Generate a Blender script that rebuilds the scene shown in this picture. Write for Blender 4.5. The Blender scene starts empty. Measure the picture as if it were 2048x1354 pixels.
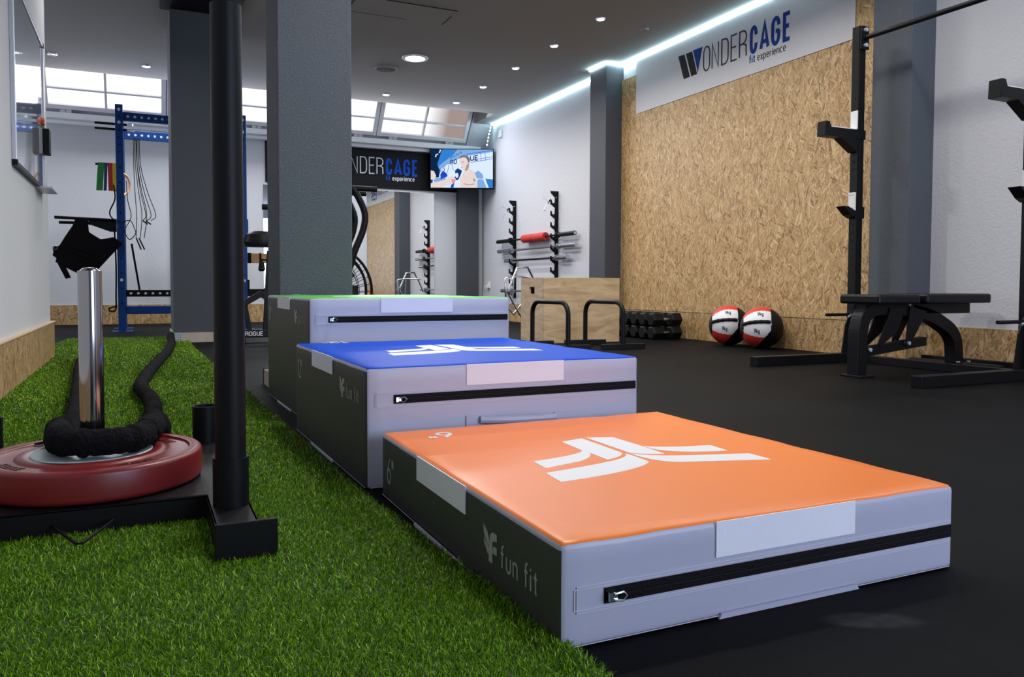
import bpy, bmesh, math, random
import numpy as np
from mathutils import Vector, Matrix, noise
random.seed(7); rng = np.random.default_rng(7)
sc = bpy.context.scene
COL = sc.collection
R = math.radians
PI = math.pi

# ------------------------------------------------------------------ camera
cam_d = bpy.data.cameras.new('camera'); cam = bpy.data.objects.new('camera', cam_d); COL.objects.link(cam)
yaw, pitch, roll, FPX, SHY, CH = 0.43720, 0.04052, -0.002896, 1580.18, -41.2, 0.4996
fw = Vector((math.sin(yaw)*math.cos(pitch), math.cos(yaw)*math.cos(pitch), -math.sin(pitch)))
rt_ = Vector((math.cos(yaw), -math.sin(yaw), 0)); dn = -rt_.cross(fw)
c_, s_ = math.cos(roll), math.sin(roll)
rx = c_*rt_ + s_*dn; dy = -s_*rt_ + c_*dn
cam.matrix_world = Matrix(((rx.x, -dy.x, -fw.x, 0), (rx.y, -dy.y, -fw.y, 0), (rx.z, -dy.z, -fw.z, CH), (0, 0, 0, 1)))
cam_d.sensor_width = 36; cam_d.lens = FPX/2048*36; cam_d.shift_y = SHY/2048
cam_d.clip_start = 0.05; cam_d.clip_end = 100
cam_d.dof.use_dof = False
sc.camera = cam

# ------------------------------------------------------------------ view, world, lights
sc.view_settings.view_transform = 'Standard'; sc.view_settings.look = 'None'
sc.view_settings.gamma = 1; sc.view_settings.use_curve_mapping = False
sc.view_settings.exposure = 1.0
w = bpy.data.worlds.new('world'); sc.world = w; w.use_nodes = True
w.node_tree.nodes['Background'].inputs[0].default_value = (0.55, 0.65, 0.8, 1)
w.node_tree.nodes['Background'].inputs[1].default_value = 0.3

def area(name, loc, rot, sx, sy, power, col, spread=180, shape='RECTANGLE'):
    l = bpy.data.lights.new(name, 'AREA'); l.shape = shape; l.size = sx
    if shape == 'RECTANGLE': l.size_y = sy
    l.energy = power; l.color = col; l.spread = R(spread)
    o = bpy.data.objects.new(name, l); COL.objects.link(o); o.location = loc; o.rotation_euler = rot
    return o
# daylight entering through the shop front behind the camera (faces +Y)
area('shopfront_daylight', (3.0, -2.9, 1.45), (R(90), 0, 0), 3.2, 2.2, 84, (0.66, 0.77, 1.0))
# daylight of the strip windows (tilted)
area('strip_window_daylight', (1.7, 10.55, 2.75), (R(-42), 0, 0), 5.4, 0.45, 50, (0.86, 0.92, 1.0))
# daylight of the side room at far left
area('side_room_daylight', (-3.7, 8.6, 1.6), (0, R(-90), 0), 1.8, 3.0, 30, (0.80, 0.86, 1.0))
# ceiling spots (the fixtures in view are built further down; unseen ones continue the rows, and some are added to brighten turf and far end)
SPOTS = [(3.73, 9.71), (3.73, 8.815), (3.73, 7.905), (3.73, 7.015), (3.73, 6.136), (2.786, 9.69), (1.02, 9.62), (0.07, 9.58)]
SPOTS_UNSEEN = [(3.73, 5.25), (3.73, 4.36), (3.73, 3.47), (3.73, 2.58), (3.73, 1.7), (0.0, 6.2), (1.35, 4.4), (1.35, 2.9), (1.3, 1.2), (1.95, 9.62), (-1.8, 9.55), (-2.8, 9.55), (-1.6, 8.0)]
for i, (x, y) in enumerate(SPOTS+SPOTS_UNSEEN):
    area('spot_or_fill_light', (x, y, 2.855), (0, 0, 0), 0.07 if i < len(SPOTS) else 0.25, 0.07, 4.3 if y > 7.5 else 4.6, (1.0, 0.96, 0.91), 150, 'DISK')
BIG = [(2.62, 8.02)]
for x, y in BIG + [(2.0, 4.9), (1.5, 2.6)]:  # the two nearer the camera are unseen, added as fill
    area('round_or_fill_light', (x, y, 2.855), (0, 0, 0), 0.19, 0.19, 16, (1.0, 0.95, 0.9), 150, 'DISK')

# ------------------------------------------------------------------ materials
MATS = {}
def nt(name):
    m = bpy.data.materials.new(name); m.use_nodes = True
    return m, m.node_tree.nodes, m.node_tree.links, m.node_tree.nodes['Principled BSDF']
def mat(name, col, rough=0.5, metal=0.0, bump=0, bscale=200, var=0, vscale=8, spec=0.5, coat=0, emis=None, estr=0):
    m, N, L, p = nt(name)
    p.inputs['Base Color'].default_value = (*col, 1); p.inputs['Roughness'].default_value = rough
    p.inputs['Metallic'].default_value = metal; p.inputs['Specular IOR Level'].default_value = spec
    p.inputs['Coat Weight'].default_value = coat
    if emis: p.inputs['Emission Color'].default_value = (*emis, 1); p.inputs['Emission Strength'].default_value = estr
    tc = N.new('ShaderNodeTexCoord')
    if bump:
        n = N.new('ShaderNodeTexNoise'); n.inputs['Scale'].default_value = bscale; n.inputs['Detail'].default_value = 4
        b = N.new('ShaderNodeBump'); b.inputs['Strength'].default_value = bump; b.inputs['Distance'].default_value = 0.01
        L.new(tc.outputs['Object'], n.inputs['Vector']); L.new(n.outputs['Fac'], b.inputs['Height']); L.new(b.outputs['Normal'], p.inputs['Normal'])
    if var:
        n = N.new('ShaderNodeTexNoise'); n.inputs['Scale'].default_value = vscale; n.inputs['Detail'].default_value = 6
        r = N.new('ShaderNodeValToRGB'); r.color_ramp.elements[0].position = 0.3; r.color_ramp.elements[1].position = 0.7
        r.color_ramp.elements[0].color = (*[c*(1-var) for c in col], 1); r.color_ramp.elements[1].color = (*[min(1, c*(1+var)) for c in col], 1)
        L.new(tc.outputs['Object'], n.inputs['Vector']); L.new(n.outputs['Fac'], r.inputs['Fac']); L.new(r.outputs['Color'], p.inputs['Base Color'])
    MATS[name] = m
    return m
def emit(name, col, s):
    m = bpy.data.materials.new(name); m.use_nodes = True; N = m.node_tree.nodes; N.remove(N['Principled BSDF'])
    e = N.new('ShaderNodeEmission'); e.inputs[0].default_value = (*col, 1); e.inputs[1].default_value = s
    m.node_tree.links.new(e.outputs[0], N['Material Output'].inputs[0]); MATS[name] = m
    return m

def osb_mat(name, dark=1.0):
    m, N, L, p = nt(name)
    tc = N.new('ShaderNodeTexCoord'); sp = N.new('ShaderNodeSeparateXYZ'); L.new(tc.outputs['Object'], sp.inputs[0])
    ad = N.new('ShaderNodeMath'); ad.operation = 'ADD'; L.new(sp.outputs[0], ad.inputs[0]); L.new(sp.outputs[1], ad.inputs[1])
    cb = N.new('ShaderNodeCombineXYZ'); L.new(ad.outputs[0], cb.inputs[0]); L.new(sp.outputs[2], cb.inputs[1])
    wn = N.new('ShaderNodeTexNoise'); wn.inputs['Scale'].default_value = 6; wn.inputs['Detail'].default_value = 3
    L.new(cb.outputs[0], wn.inputs['Vector'])
    wo = N.new('ShaderNodeVectorMath'); wo.operation = 'MULTIPLY_ADD'; wo.inputs[1].default_value = (0.03, 0.03, 0)
    L.new(wn.outputs['Color'], wo.inputs[0]); L.new(cb.outputs[0], wo.inputs[2])
    best = None; val = None
    for k, (ang, sx, sy) in enumerate([(84, 10, 66), (62, 13, 76), (108, 11, 62), (28, 15, 84), (96, 20, 130), (-40, 16, 94), (74, 26, 160), (125, 18, 104)]):
        mp = N.new('ShaderNodeMapping'); mp.vector_type = 'TEXTURE'; mp.inputs['Rotation'].default_value = (0, 0, R(ang))
        mp.inputs['Scale'].default_value = (1/sx, 1/sy, 1); mp.inputs['Location'].default_value = (k*3.7, k*1.3, 0)
        L.new(wo.outputs[0], mp.inputs['Vector'])
        v = N.new('ShaderNodeTexVoronoi'); v.voronoi_dimensions = '2D'; v.inputs['Scale'].default_value = 1
        L.new(mp.outputs[0], v.inputs['Vector'])
        s = N.new('ShaderNodeSeparateColor'); L.new(v.outputs['Color'], s.inputs[0])
        # grain inside the flake
        g = N.new('ShaderNodeTexNoise'); g.inputs['Scale'].default_value = 2.2; g.inputs['Detail'].default_value = 3
        gm = N.new('ShaderNodeVectorMath'); gm.operation = 'MULTIPLY'; gm.inputs[1].default_value = (0.5, 4, 1)
        L.new(mp.outputs[0], gm.inputs[0]); L.new(gm.outputs[0], g.inputs['Vector'])
        mx = N.new('ShaderNodeMath'); mx.operation = 'MULTIPLY_ADD'; mx.inputs[1].default_value = 0.5; L.new(g.outputs['Fac'], mx.inputs[0])
        hf = N.new('ShaderNodeMath'); hf.operation = 'MULTIPLY'; hf.inputs[1].default_value = 0.72; L.new(s.outputs[0], hf.inputs[0]); L.new(hf.outputs[0], mx.inputs[2])
        if best is None: best, val = s.outputs[1], mx.outputs[0]
        else:
            gt = N.new('ShaderNodeMath'); gt.operation = 'GREATER_THAN'; L.new(s.outputs[1], gt.inputs[0]); L.new(best, gt.inputs[1])
            mm = N.new('ShaderNodeMix'); mm.data_type = 'FLOAT'; L.new(gt.outputs[0], mm.inputs[0]); L.new(val, mm.inputs[2]); L.new(mx.outputs[0], mm.inputs[3])
            mb = N.new('ShaderNodeMath'); mb.operation = 'MAXIMUM'; L.new(best, mb.inputs[0]); L.new(s.outputs[1], mb.inputs[1])
            best, val = mb.outputs[0], mm.outputs[0]
    r = N.new('ShaderNodeValToRGB'); cr = r.color_ramp
    cols = [(0.17, (0.10, 0.042, 0.014)), (0.30, (0.28, 0.150, 0.052)), (0.50, (0.45, 0.275, 0.110)), (0.80, (0.53, 0.345, 0.155)), (1.0, (0.72, 0.53, 0.30))]
    while len(cr.elements) < len(cols): cr.elements.new(0.5)
    for e, (ps, c) in zip(cr.elements, cols): e.position = ps; e.color = (*[q*dark for q in c], 1)
    L.new(val, r.inputs['Fac']); L.new(r.outputs['Color'], p.inputs['Base Color'])
    p.inputs['Roughness'].default_value = 0.5
    b = N.new('ShaderNodeBump'); b.inputs['Strength'].default_value = 0.25; b.inputs['Distance'].default_value = 0.004
    L.new(val, b.inputs['Height']); L.new(b.outputs['Normal'], p.inputs['Normal'])
    MATS[name] = m
    return m
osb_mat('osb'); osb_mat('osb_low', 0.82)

mat('wall_white', (0.53, 0.53, 0.57), 0.85, bump=0.30, bscale=55)
mat('wall_smooth', (0.56, 0.57, 0.60), 0.8, bump=0.15, bscale=30)
mat('ceiling', (0.30, 0.285, 0.28), 0.9, bump=0.05, bscale=30)
mat('column_grey', (0.080, 0.090, 0.108), 0.8, bump=0.7, bscale=190)
mat('column_smooth', (0.052, 0.056, 0.068), 0.75, bump=0.3, bscale=70)
mat('stone', (0.50, 0.42, 0.35), 0.6, var=0.15, vscale=6)
mat('black_steel', (0.004, 0.004, 0.005), 0.45, spec=0.22, bump=0.02, bscale=300)
mat('black_tube', (0.004, 0.004, 0.0055), 0.48, spec=0.2)
mat('black_rubber', (0.005, 0.005, 0.0055), 0.6, spec=0.2)
mat('black_cloth', (0.005, 0.005, 0.006), 0.95, bump=0.8, bscale=110, spec=0.12)
mat('black_vinyl', (0.005, 0.005, 0.006), 0.4, spec=0.25, bump=0.12, bscale=60)
mat('blue_steel', (0.005, 0.048, 0.23), 0.45, spec=0.3)
mat('hole_dark', (0.001, 0.001, 0.001), 0.9)
mat('hole_light', (0.6, 0.62, 0.66), 0.8)
mat('chrome', (0.75, 0.75, 0.77), 0.12, 1.0); mat('post_chrome', (0.42, 0.40, 0.40), 0.10, 1.0)
mat('steel', (0.42, 0.43, 0.46), 0.28, 1.0)
mat('zinc', (0.50, 0.58, 0.64), 0.35, 0.35)
mat('disc_steel', (0.42, 0.50, 0.52), 0.45, 0.35)
mat('plate_red', (0.17, 0.011, 0.013), 0.36, bump=0.015, bscale=60)
mat('emboss_red', (0.09, 0.010, 0.010), 0.45)
mat('vinyl_orange', (0.84, 0.205, 0.030), 0.32, spec=0.3, bump=0.10, bscale=9)
mat('vinyl_blue', (0.002, 0.060, 0.50), 0.42, spec=0.03, bump=0.10, bscale=9)
mat('vinyl_green', (0.085, 0.42, 0.075), 0.38, spec=0.15, bump=0.10, bscale=9)
mat('vinyl_grey', (0.44, 0.435, 0.54), 0.40, bump=0.12, bscale=14)
mat('vinyl_dark', (0.046, 0.047, 0.043), 0.5, bump=0.12, bscale=20)
mat('print_white', (0.70, 0.70, 0.72), 0.45)
mat('print_pale', (0.36, 0.39, 0.35), 0.6)
mat('velcro_white', (0.84, 0.83, 0.90), 0.95, bump=0.25, bscale=700)
mat('thread', (0.62, 0.62, 0.68), 0.8)
mat('zip_black', (0.005, 0.0045, 0.006), 0.6, bump=0.2, bscale=300, spec=0.12)
mat('sign_white', (0.62, 0.62, 0.65), 0.6)
mat('sign_black', (0.004, 0.004, 0.005), 0.5, spec=0.15)
mat('ink_black', (0.006, 0.006, 0.007), 0.6, spec=0.15)
mat('ink_grey', (0.04, 0.04, 0.048), 0.6, spec=0.15)
mat('ink_blue', (0.002, 0.033, 0.24), 0.6, spec=0.15)
mat('ink_blue_bright', (0.004, 0.085, 0.55), 0.6, spec=0.15)
mat('ink_white', (0.66, 0.66, 0.70), 0.5)
mat('frame_white', (0.86, 0.86, 0.88), 0.5)
mat('frame_alu', (0.62, 0.62, 0.68), 0.35, 0.6)
mat('whiteboard', (0.50, 0.54, 0.60), 0.04, spec=0.9, coat=1.0)
mat('ply', (0.66, 0.45, 0.25), 0.55, var=0.12, vscale=5)
mat('ply_light', (0.75, 0.58, 0.37), 0.55, var=0.12, vscale=5)
mat('ply_edge', (0.62, 0.47, 0.30), 0.6)
mat('wood_ring', (0.78, 0.50, 0.30), 0.5)
mat('wood_brown', (0.42, 0.22, 0.08), 0.5, var=0.2, vscale=12)
mat('mirror', (0.86, 0.89, 0.88), 0.0, 1.0)
mat('white_plastic', (0.72, 0.72, 0.72), 0.4)
mat('red_foam', (0.46, 0.022, 0.014), 0.7)
mat('ball_red', (0.62, 0.035, 0.022), 0.5)
mat('ball_white', (0.74, 0.74, 0.78), 0.5)
mat('ball_black', (0.005, 0.005, 0.005), 0.55, spec=0.25)
mat('band_green', (0.01, 0.20, 0.035), 0.5)
mat('band_black', (0.01, 0.012, 0.02), 0.5)
mat('band_navy', (0.01, 0.03, 0.14), 0.5)
mat('band_red', (0.42, 0.012, 0.012), 0.5)
mat('band_yellow', (0.75, 0.52, 0.02), 0.5)
mat('magnet_orange', (0.85, 0.22, 0.02), 0.4)
mat('magnet_red', (0.6, 0.01, 0.05), 0.4)
mat('magnet_green', (0.03, 0.35, 0.03), 0.4)
mat('cable_grey', (0.35, 0.35, 0.36), 0.5)
emit('led', (0.60, 0.90, 1.0), 20)
emit('lamp', (1.0, 0.97, 0.93), 40)
emit('lamp_big', (1.0, 0.98, 0.96), 12)
emit('pane_day', (0.93, 0.95, 1.0), 0.85)

def ply_mat(name, c0, c1):
    m, N, L, p = nt(name)
    tc = N.new('ShaderNodeTexCoord'); mp = N.new('ShaderNodeMapping'); mp.inputs['Scale'].default_value = (1.2, 1.2, 5)
    n = N.new('ShaderNodeTexNoise'); n.inputs['Scale'].default_value = 2.4; n.inputs['Detail'].default_value = 5; n.inputs['Distortion'].default_value = 1.6
    r = N.new('ShaderNodeValToRGB'); r.color_ramp.elements[0].position = 0.34; r.color_ramp.elements[1].position = 0.62
    r.color_ramp.elements[0].color = (*c0, 1); r.color_ramp.elements[1].color = (*c1, 1)
    L.new(tc.outputs['Object'], mp.inputs[0]); L.new(mp.outputs[0], n.inputs['Vector']); L.new(n.outputs['Fac'], r.inputs[0]); L.new(r.outputs[0], p.inputs['Base Color'])
    p.inputs['Roughness'].default_value = 0.55; MATS[name] = m
ply_mat('ply', (0.44, 0.29, 0.15), (0.62, 0.45, 0.26)); ply_mat('ply_light', (0.52, 0.36, 0.22), (0.70, 0.54, 0.36))

SCUFF = (0.985, 0.827)
# rubber floor: black mats with seams, scuffs and fine specks
m, N, L, p = nt('rubber_floor'); MATS['rubber_floor'] = m
tc = N.new('ShaderNodeTexCoord')
n1 = N.new('ShaderNodeTexNoise'); n1.inputs['Scale'].default_value = 2.2; n1.inputs['Detail'].default_value = 8
n2 = N.new('ShaderNodeTexNoise'); n2.inputs['Scale'].default_value = 260; n2.inputs['Detail'].default_value = 2
r1 = N.new('ShaderNodeValToRGB'); r1.color_ramp.elements[0].position = 0.35; r1.color_ramp.elements[1].position = 0.75
r1.color_ramp.elements[0].color = (0.0022, 0.0022, 0.0025, 1); r1.color_ramp.elements[1].color = (0.0052, 0.0052, 0.0058, 1)
L.new(tc.outputs['Object'], n1.inputs['Vector']); L.new(tc.outputs['Object'], n2.inputs['Vector']); L.new(n1.outputs['Fac'], r1.inputs[0])
br = N.new('ShaderNodeTexBrick'); br.offset = 0.0; br.inputs['Scale'].default_value = 1; br.inputs['Mortar Size'].default_value = 0.003
br.inputs['Brick Width'].default_value = 1.0; br.inputs['Row Height'].default_value = 1.0
br.inputs['Color1'].default_value = (1, 1, 1, 1); br.inputs['Color2'].default_value = (0.9, 0.9, 0.9, 1); br.inputs['Mortar'].default_value = (0.35, 0.35, 0.35, 1)
L.new(tc.outputs['Object'], br.inputs['Vector'])
mu = N.new('ShaderNodeMix'); mu.data_type = 'RGBA'; mu.blend_type = 'MULTIPLY'; mu.inputs[0].default_value = 1
L.new(r1.outputs[0], mu.inputs[6]); L.new(br.outputs['Color'], mu.inputs[7]); L.new(mu.outputs[2], p.inputs['Base Color'])
b = N.new('ShaderNodeBump'); b.inputs['Strength'].default_value = 0.35; b.inputs['Distance'].default_value = 0.002
L.new(n2.outputs['Fac'], b.inputs['Height']); L.new(b.outputs['Normal'], p.inputs['Normal'])
p.inputs['Roughness'].default_value = 0.62; p.inputs['Specular IOR Level'].default_value = 0.05
sm = N.new('ShaderNodeMapping'); sm.vector_type = 'TEXTURE'; sm.inputs['Location'].default_value = (SCUFF[0], SCUFF[1], 0); sm.inputs['Rotation'].default_value = (0, 0, R(-25)); sm.inputs['Scale'].default_value = (0.075, 0.030, 1)
ln = N.new('ShaderNodeVectorMath'); ln.operation = 'LENGTH'; L.new(tc.outputs['Object'], sm.inputs[0]); L.new(sm.outputs[0], ln.inputs[0])
mrg = N.new('ShaderNodeMapRange'); mrg.inputs[1].default_value = 1.1; mrg.inputs[2].default_value = 0.7; L.new(ln.outputs['Value'], mrg.inputs[0])
n3 = N.new('ShaderNodeTexNoise'); n3.inputs['Scale'].default_value = 45; L.new(tc.outputs['Object'], n3.inputs['Vector'])
mp3 = N.new('ShaderNodeMath'); mp3.operation = 'MULTIPLY'; L.new(mrg.outputs[0], mp3.inputs[0]); L.new(n3.outputs['Fac'], mp3.inputs[1])
mx3 = N.new('ShaderNodeMix'); mx3.data_type = 'RGBA'; mx3.inputs[7].default_value = (0.035, 0.037, 0.042, 1); L.new(mp3.outputs[0], mx3.inputs[0]); L.new(mu.outputs[2], mx3.inputs[6]); L.new(mx3.outputs[2], p.inputs['Base Color'])

# turf blades: colour differs blade by blade
m, N, L, p = nt('turf'); MATS['turf'] = m
gi = N.new('ShaderNodeNewGeometry'); r = N.new('ShaderNodeValToRGB'); cr = r.color_ramp
cols = [(0, (0.036, 0.100, 0.001)), (0.45, (0.11, 0.245, 0.002)), (0.88, (0.23, 0.44, 0.006)), (1.0, (0.60, 0.75, 0.14))]
while len(cr.elements) < 4: cr.elements.new(0.5)
for e, (ps, c) in zip(cr.elements, cols): e.position = ps; e.color = (*c, 1)
L.new(gi.outputs['Random Per Island'], r.inputs[0]); L.new(r.outputs[0], p.inputs['Base Color']); p.inputs['Roughness'].default_value = 0.5; p.inputs['Specular IOR Level'].default_value = 0.18
mat('turf_base', (0.02, 0.055, 0.006), 0.9)

# right-hand panes look out onto a dusky rose wall
def pane_mat(name, c0, c1, s, x0, x1):
    m = bpy.data.materials.new(name); m.use_nodes = True; N = m.node_tree.nodes; L = m.node_tree.links; N.remove(N['Principled BSDF'])
    e = N.new('ShaderNodeEmission'); tc = N.new('ShaderNodeTexCoord'); sp = N.new('ShaderNodeSeparateXYZ'); L.new(tc.outputs['Object'], sp.inputs[0])
    mr = N.new('ShaderNodeMapRange'); mr.inputs[1].default_value = x0; mr.inputs[2].default_value = x1; L.new(sp.outputs[0], mr.inputs[0])
    r = N.new('ShaderNodeValToRGB'); r.color_ramp.elements[0].color = (*c0, 1); r.color_ramp.elements[1].color = (*c1, 1); L.new(mr.outputs[0], r.inputs[0])
    L.new(r.outputs[0], e.inputs[0]); e.inputs[1].default_value = s; L.new(e.outputs[0], N['Material Output'].inputs[0]); MATS[name] = m
pane_mat('pane_rose', (0.80, 0.80, 0.84), (0.30, 0.235, 0.215), 0.62, 3.75, 4.05)

# ------------------------------------------------------------------ helpers
class MB:
    def __init__(s): s.bm = bmesh.new(); s.mi = 0
    def _tag(s, n0):
        s.bm.faces.ensure_lookup_table()
        for f in s.bm.faces[n0:]: f.material_index = s.mi
    def box(s, x0, x1, y0, y1, z0, z1, M=None):
        n0 = len(s.bm.faces)
        v = [s.bm.verts.new((x, y, z)) for x in (x0, x1) for y in (y0, y1) for z in (z0, z1)]
        for f in ((0, 1, 3, 2), (4, 6, 7, 5), (0, 4, 5, 1), (2, 3, 7, 6), (0, 2, 6, 4), (1, 5, 7, 3)): s.bm.faces.new([v[i] for i in f])
        if M: bmesh.ops.transform(s.bm, matrix=M, verts=v)
        s._tag(n0); return s
    def bar(s, p0, p1, w, h, up=(0, 0, 1)):
        p0, p1 = Vector(p0), Vector(p1); d = (p1-p0); l = d.length; d.normalize(); up = Vector(up)
        a = d.cross(up)
        if a.length < 1e-4: a = d.cross(Vector((1, 0, 0)))
        a.normalize(); b = a.cross(d); n0 = len(s.bm.faces)
        v = [s.bm.verts.new(p+a*sx*w/2+b*sz*h/2) for p in (p0, p1) for sx in (-1, 1) for sz in (-1, 1)]
        for f in ((0, 1, 3, 2), (4, 6, 7, 5), (0, 4, 5, 1), (2, 3, 7, 6), (0, 2, 6, 4), (1, 5, 7, 3)): s.bm.faces.new([v[i] for i in f])
        s._tag(n0); return s
    def tube(s, pts, r, seg=12, closed=False, flat=1.0):
        pts = [Vector(p) for p in pts]; n = len(pts); rs = r if hasattr(r, '__len__') else [r]*n; rings = []; n0 = len(s.bm.faces)
        prev = None
        for i, p in enumerate(pts):
            if closed: t = pts[(i+1) % n]-pts[i-1]
            else: t = pts[min(i+1, n-1)]-pts[max(i-1, 0)]
            t.normalize()
            if prev is None:
                a = t.cross(Vector((0, 0, 1)));
                if a.length < 1e-3: a = t.cross(Vector((0, 1, 0)))
            else: a = prev-t*prev.dot(t)
            a.normalize(); prev = a; b = t.cross(a)
            rings.append([s.bm.verts.new(p+(a*math.cos(2*PI*k/seg)+b*math.sin(2*PI*k/seg)*flat)*rs[i]) for k in range(seg)])
        m = n if closed else n-1
        for i in range(m):
            A, B = rings[i], rings[(i+1) % n]
            for k in range(seg): s.bm.faces.new((A[k], A[(k+1) % seg], B[(k+1) % seg], B[k]))
        if not closed: s.bm.faces.new(rings[0][::-1]); s.bm.faces.new(rings[-1])
        s._tag(n0); return s
    def cyl(s, p0, p1, r, seg=20, r1=None): return s.tube([p0, p1], [r, r1 if r1 is not None else r], seg)
    def lathe(s, prof, c=(0, 0, 0), seg=48, M=None):
        n0 = len(s.bm.faces); rings = []; vs = []
        for (r, z) in prof:
            if r < 1e-5: ring = [s.bm.verts.new((c[0], c[1], c[2]+z))]
            else: ring = [s.bm.verts.new((c[0]+r*math.cos(2*PI*k/seg), c[1]+r*math.sin(2*PI*k/seg), c[2]+z)) for k in range(seg)]
            rings.append(ring); vs += ring
        for A, B in zip(rings, rings[1:]):
            for k in range(seg):
                k2 = (k+1) % seg
                if len(A) == 1 and len(B) == 1: continue
                if len(A) == 1: s.bm.faces.new((A[0], B[k], B[k2]))
                elif len(B) == 1: s.bm.faces.new((A[k], A[k2], B[0]))
                else: s.bm.faces.new((A[k], A[k2], B[k2], B[k]))
        if M: bmesh.ops.transform(s.bm, matrix=M, verts=vs)
        s._tag(n0); return s
    def prism(s, poly, F, th):
        """poly: 2D points; F(u,v,w) -> 3D; extruded w 0..th"""
        n0 = len(s.bm.faces)
        A = [s.bm.verts.new(F(u, v, 0)) for u, v in poly]; B = [s.bm.verts.new(F(u, v, th)) for u, v in poly]; n = len(poly)
        fs = [s.bm.faces.new(A[::-1]), s.bm.faces.new(B)]
        for i in range(n): s.bm.faces.new((A[i], A[(i+1) % n], B[(i+1) % n], B[i]))
        for f in fs: f.normal_update()
        bmesh.ops.triangulate(s.bm, faces=fs)
        s._tag(n0); return s
    def ribbon(s, pts, w, F, th=0.001, closed=False):
        """a stroke of width w along 2D points"""
        P = [Vector(p) for p in pts]; n = len(P); n0 = len(s.bm.faces); L_, R_ = [], []
        for i in range(n):
            if closed: a, b = P[i]-P[i-1], P[(i+1) % n]-P[i]
            else:
                a = P[i]-P[i-1] if i else P[1]-P[0]; b = P[i+1]-P[i] if i < n-1 else P[-1]-P[-2]
            a.normalize(); b.normalize(); na, nb = Vector((-a.y, a.x)), Vector((-b.y, b.x)); m_ = na+nb
            if m_.length < 1e-4: m_ = na
            m_.normalize(); k = 1/max(0.45, m_.dot(na)); o = m_*w/2*k
            L_.append(P[i]+o); R_.append(P[i]-o)
        vl = [[s.bm.verts.new(F(q.x, q.y, z)) for q in S] for S in (L_, R_) for z in (0, th)]
        la, lb, ra, rb = vl; m = n if closed else n-1
        for i in range(m):
            j = (i+1) % n
            for q in ((lb[i], rb[i], rb[j], lb[j]), (la[i], la[j], ra[j], ra[i]), (la[i], lb[i], lb[j], la[j]), (ra[i], ra[j], rb[j], rb[i])): s.bm.faces.new(q)
        s._tag(n0); return s
    def build(s, name, m, parent=None, smooth=False, bevel=0, loc=None, rotz=0):
        me = bpy.data.meshes.new(name); bmesh.ops.recalc_face_normals(s.bm, faces=s.bm.faces); s.bm.to_mesh(me); s.bm.free()
        for q in (m if isinstance(m, (list, tuple)) else [m]): me.materials.append(MATS[q] if isinstance(q, str) else q)
        o = bpy.data.objects.new(name, me); COL.objects.link(o)
        if smooth:
            me.shade_smooth()
            try: me.set_sharp_from_angle(angle=R(38))
            except Exception: pass
        if bevel:
            bv = o.modifiers.new('bevel', 'BEVEL'); bv.width = bevel; bv.segments = 2; bv.limit_method = 'ANGLE'; bv.harden_normals = False
        if parent: o.parent = parent
        if loc: o.location = loc
        if rotz: o.rotation_euler = (0, 0, rotz)
        return o
def thing(name, label, cat, loc=(0, 0, 0), rotz=0, group=None):
    o = bpy.data.objects.new(name, None); COL.objects.link(o); o.location = loc; o.rotation_euler = (0, 0, rotz)
    o.empty_display_size = 0.05; return tag(o, label, cat, group)
def tag(o, label, cat, group=None):
    o['label'] = label; o['category'] = cat
    if group: o['group'] = group
    return o
def struct(o): o['kind'] = 'structure'; return o
def dup(root, loc, rotz, label=None):
    r = root.copy(); COL.objects.link(r); r.location = loc; r.rotation_euler = (0, 0, rotz)
    if label: r['label'] = label
    for ch in list(root.children):
        c = ch.copy(); COL.objects.link(c); c.parent = r
        for g in ch.children:
            d = g.copy(); COL.objects.link(d); d.parent = c
    return r
def arc(cx, cy, rx_, ry_, a0, a1, n=8): return [(cx+rx_*math.cos(R(a0+(a1-a0)*i/n)), cy+ry_*math.sin(R(a0+(a1-a0)*i/n))) for i in range(n+1)]
def bez(p0, p1, p2, p3, n=8):
    o = []
    for i in range(n+1):
        t = i/n; o.append(tuple((1-t)**3*a+3*(1-t)**2*t*b+3*(1-t)*t*t*c+t**3*d for a, b, c, d in zip(p0, p1, p2, p3)))
    return o
def smooth_path(pts, n=6):
    P = [Vector(p) for p in pts]; P = [2*P[0]-P[1]]+P+[2*P[-1]-P[-2]]; o = []
    for i in range(1, len(P)-2):
        for k in range(n):
            t = k/n; a, b, c, d = P[i-1:i+3]
            o.append(0.5*((2*b)+(c-a)*t+(2*a-5*b+4*c-d)*t*t+(3*b-3*c+d-a)*t**3))
    o.append(P[-2]); return o

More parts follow.
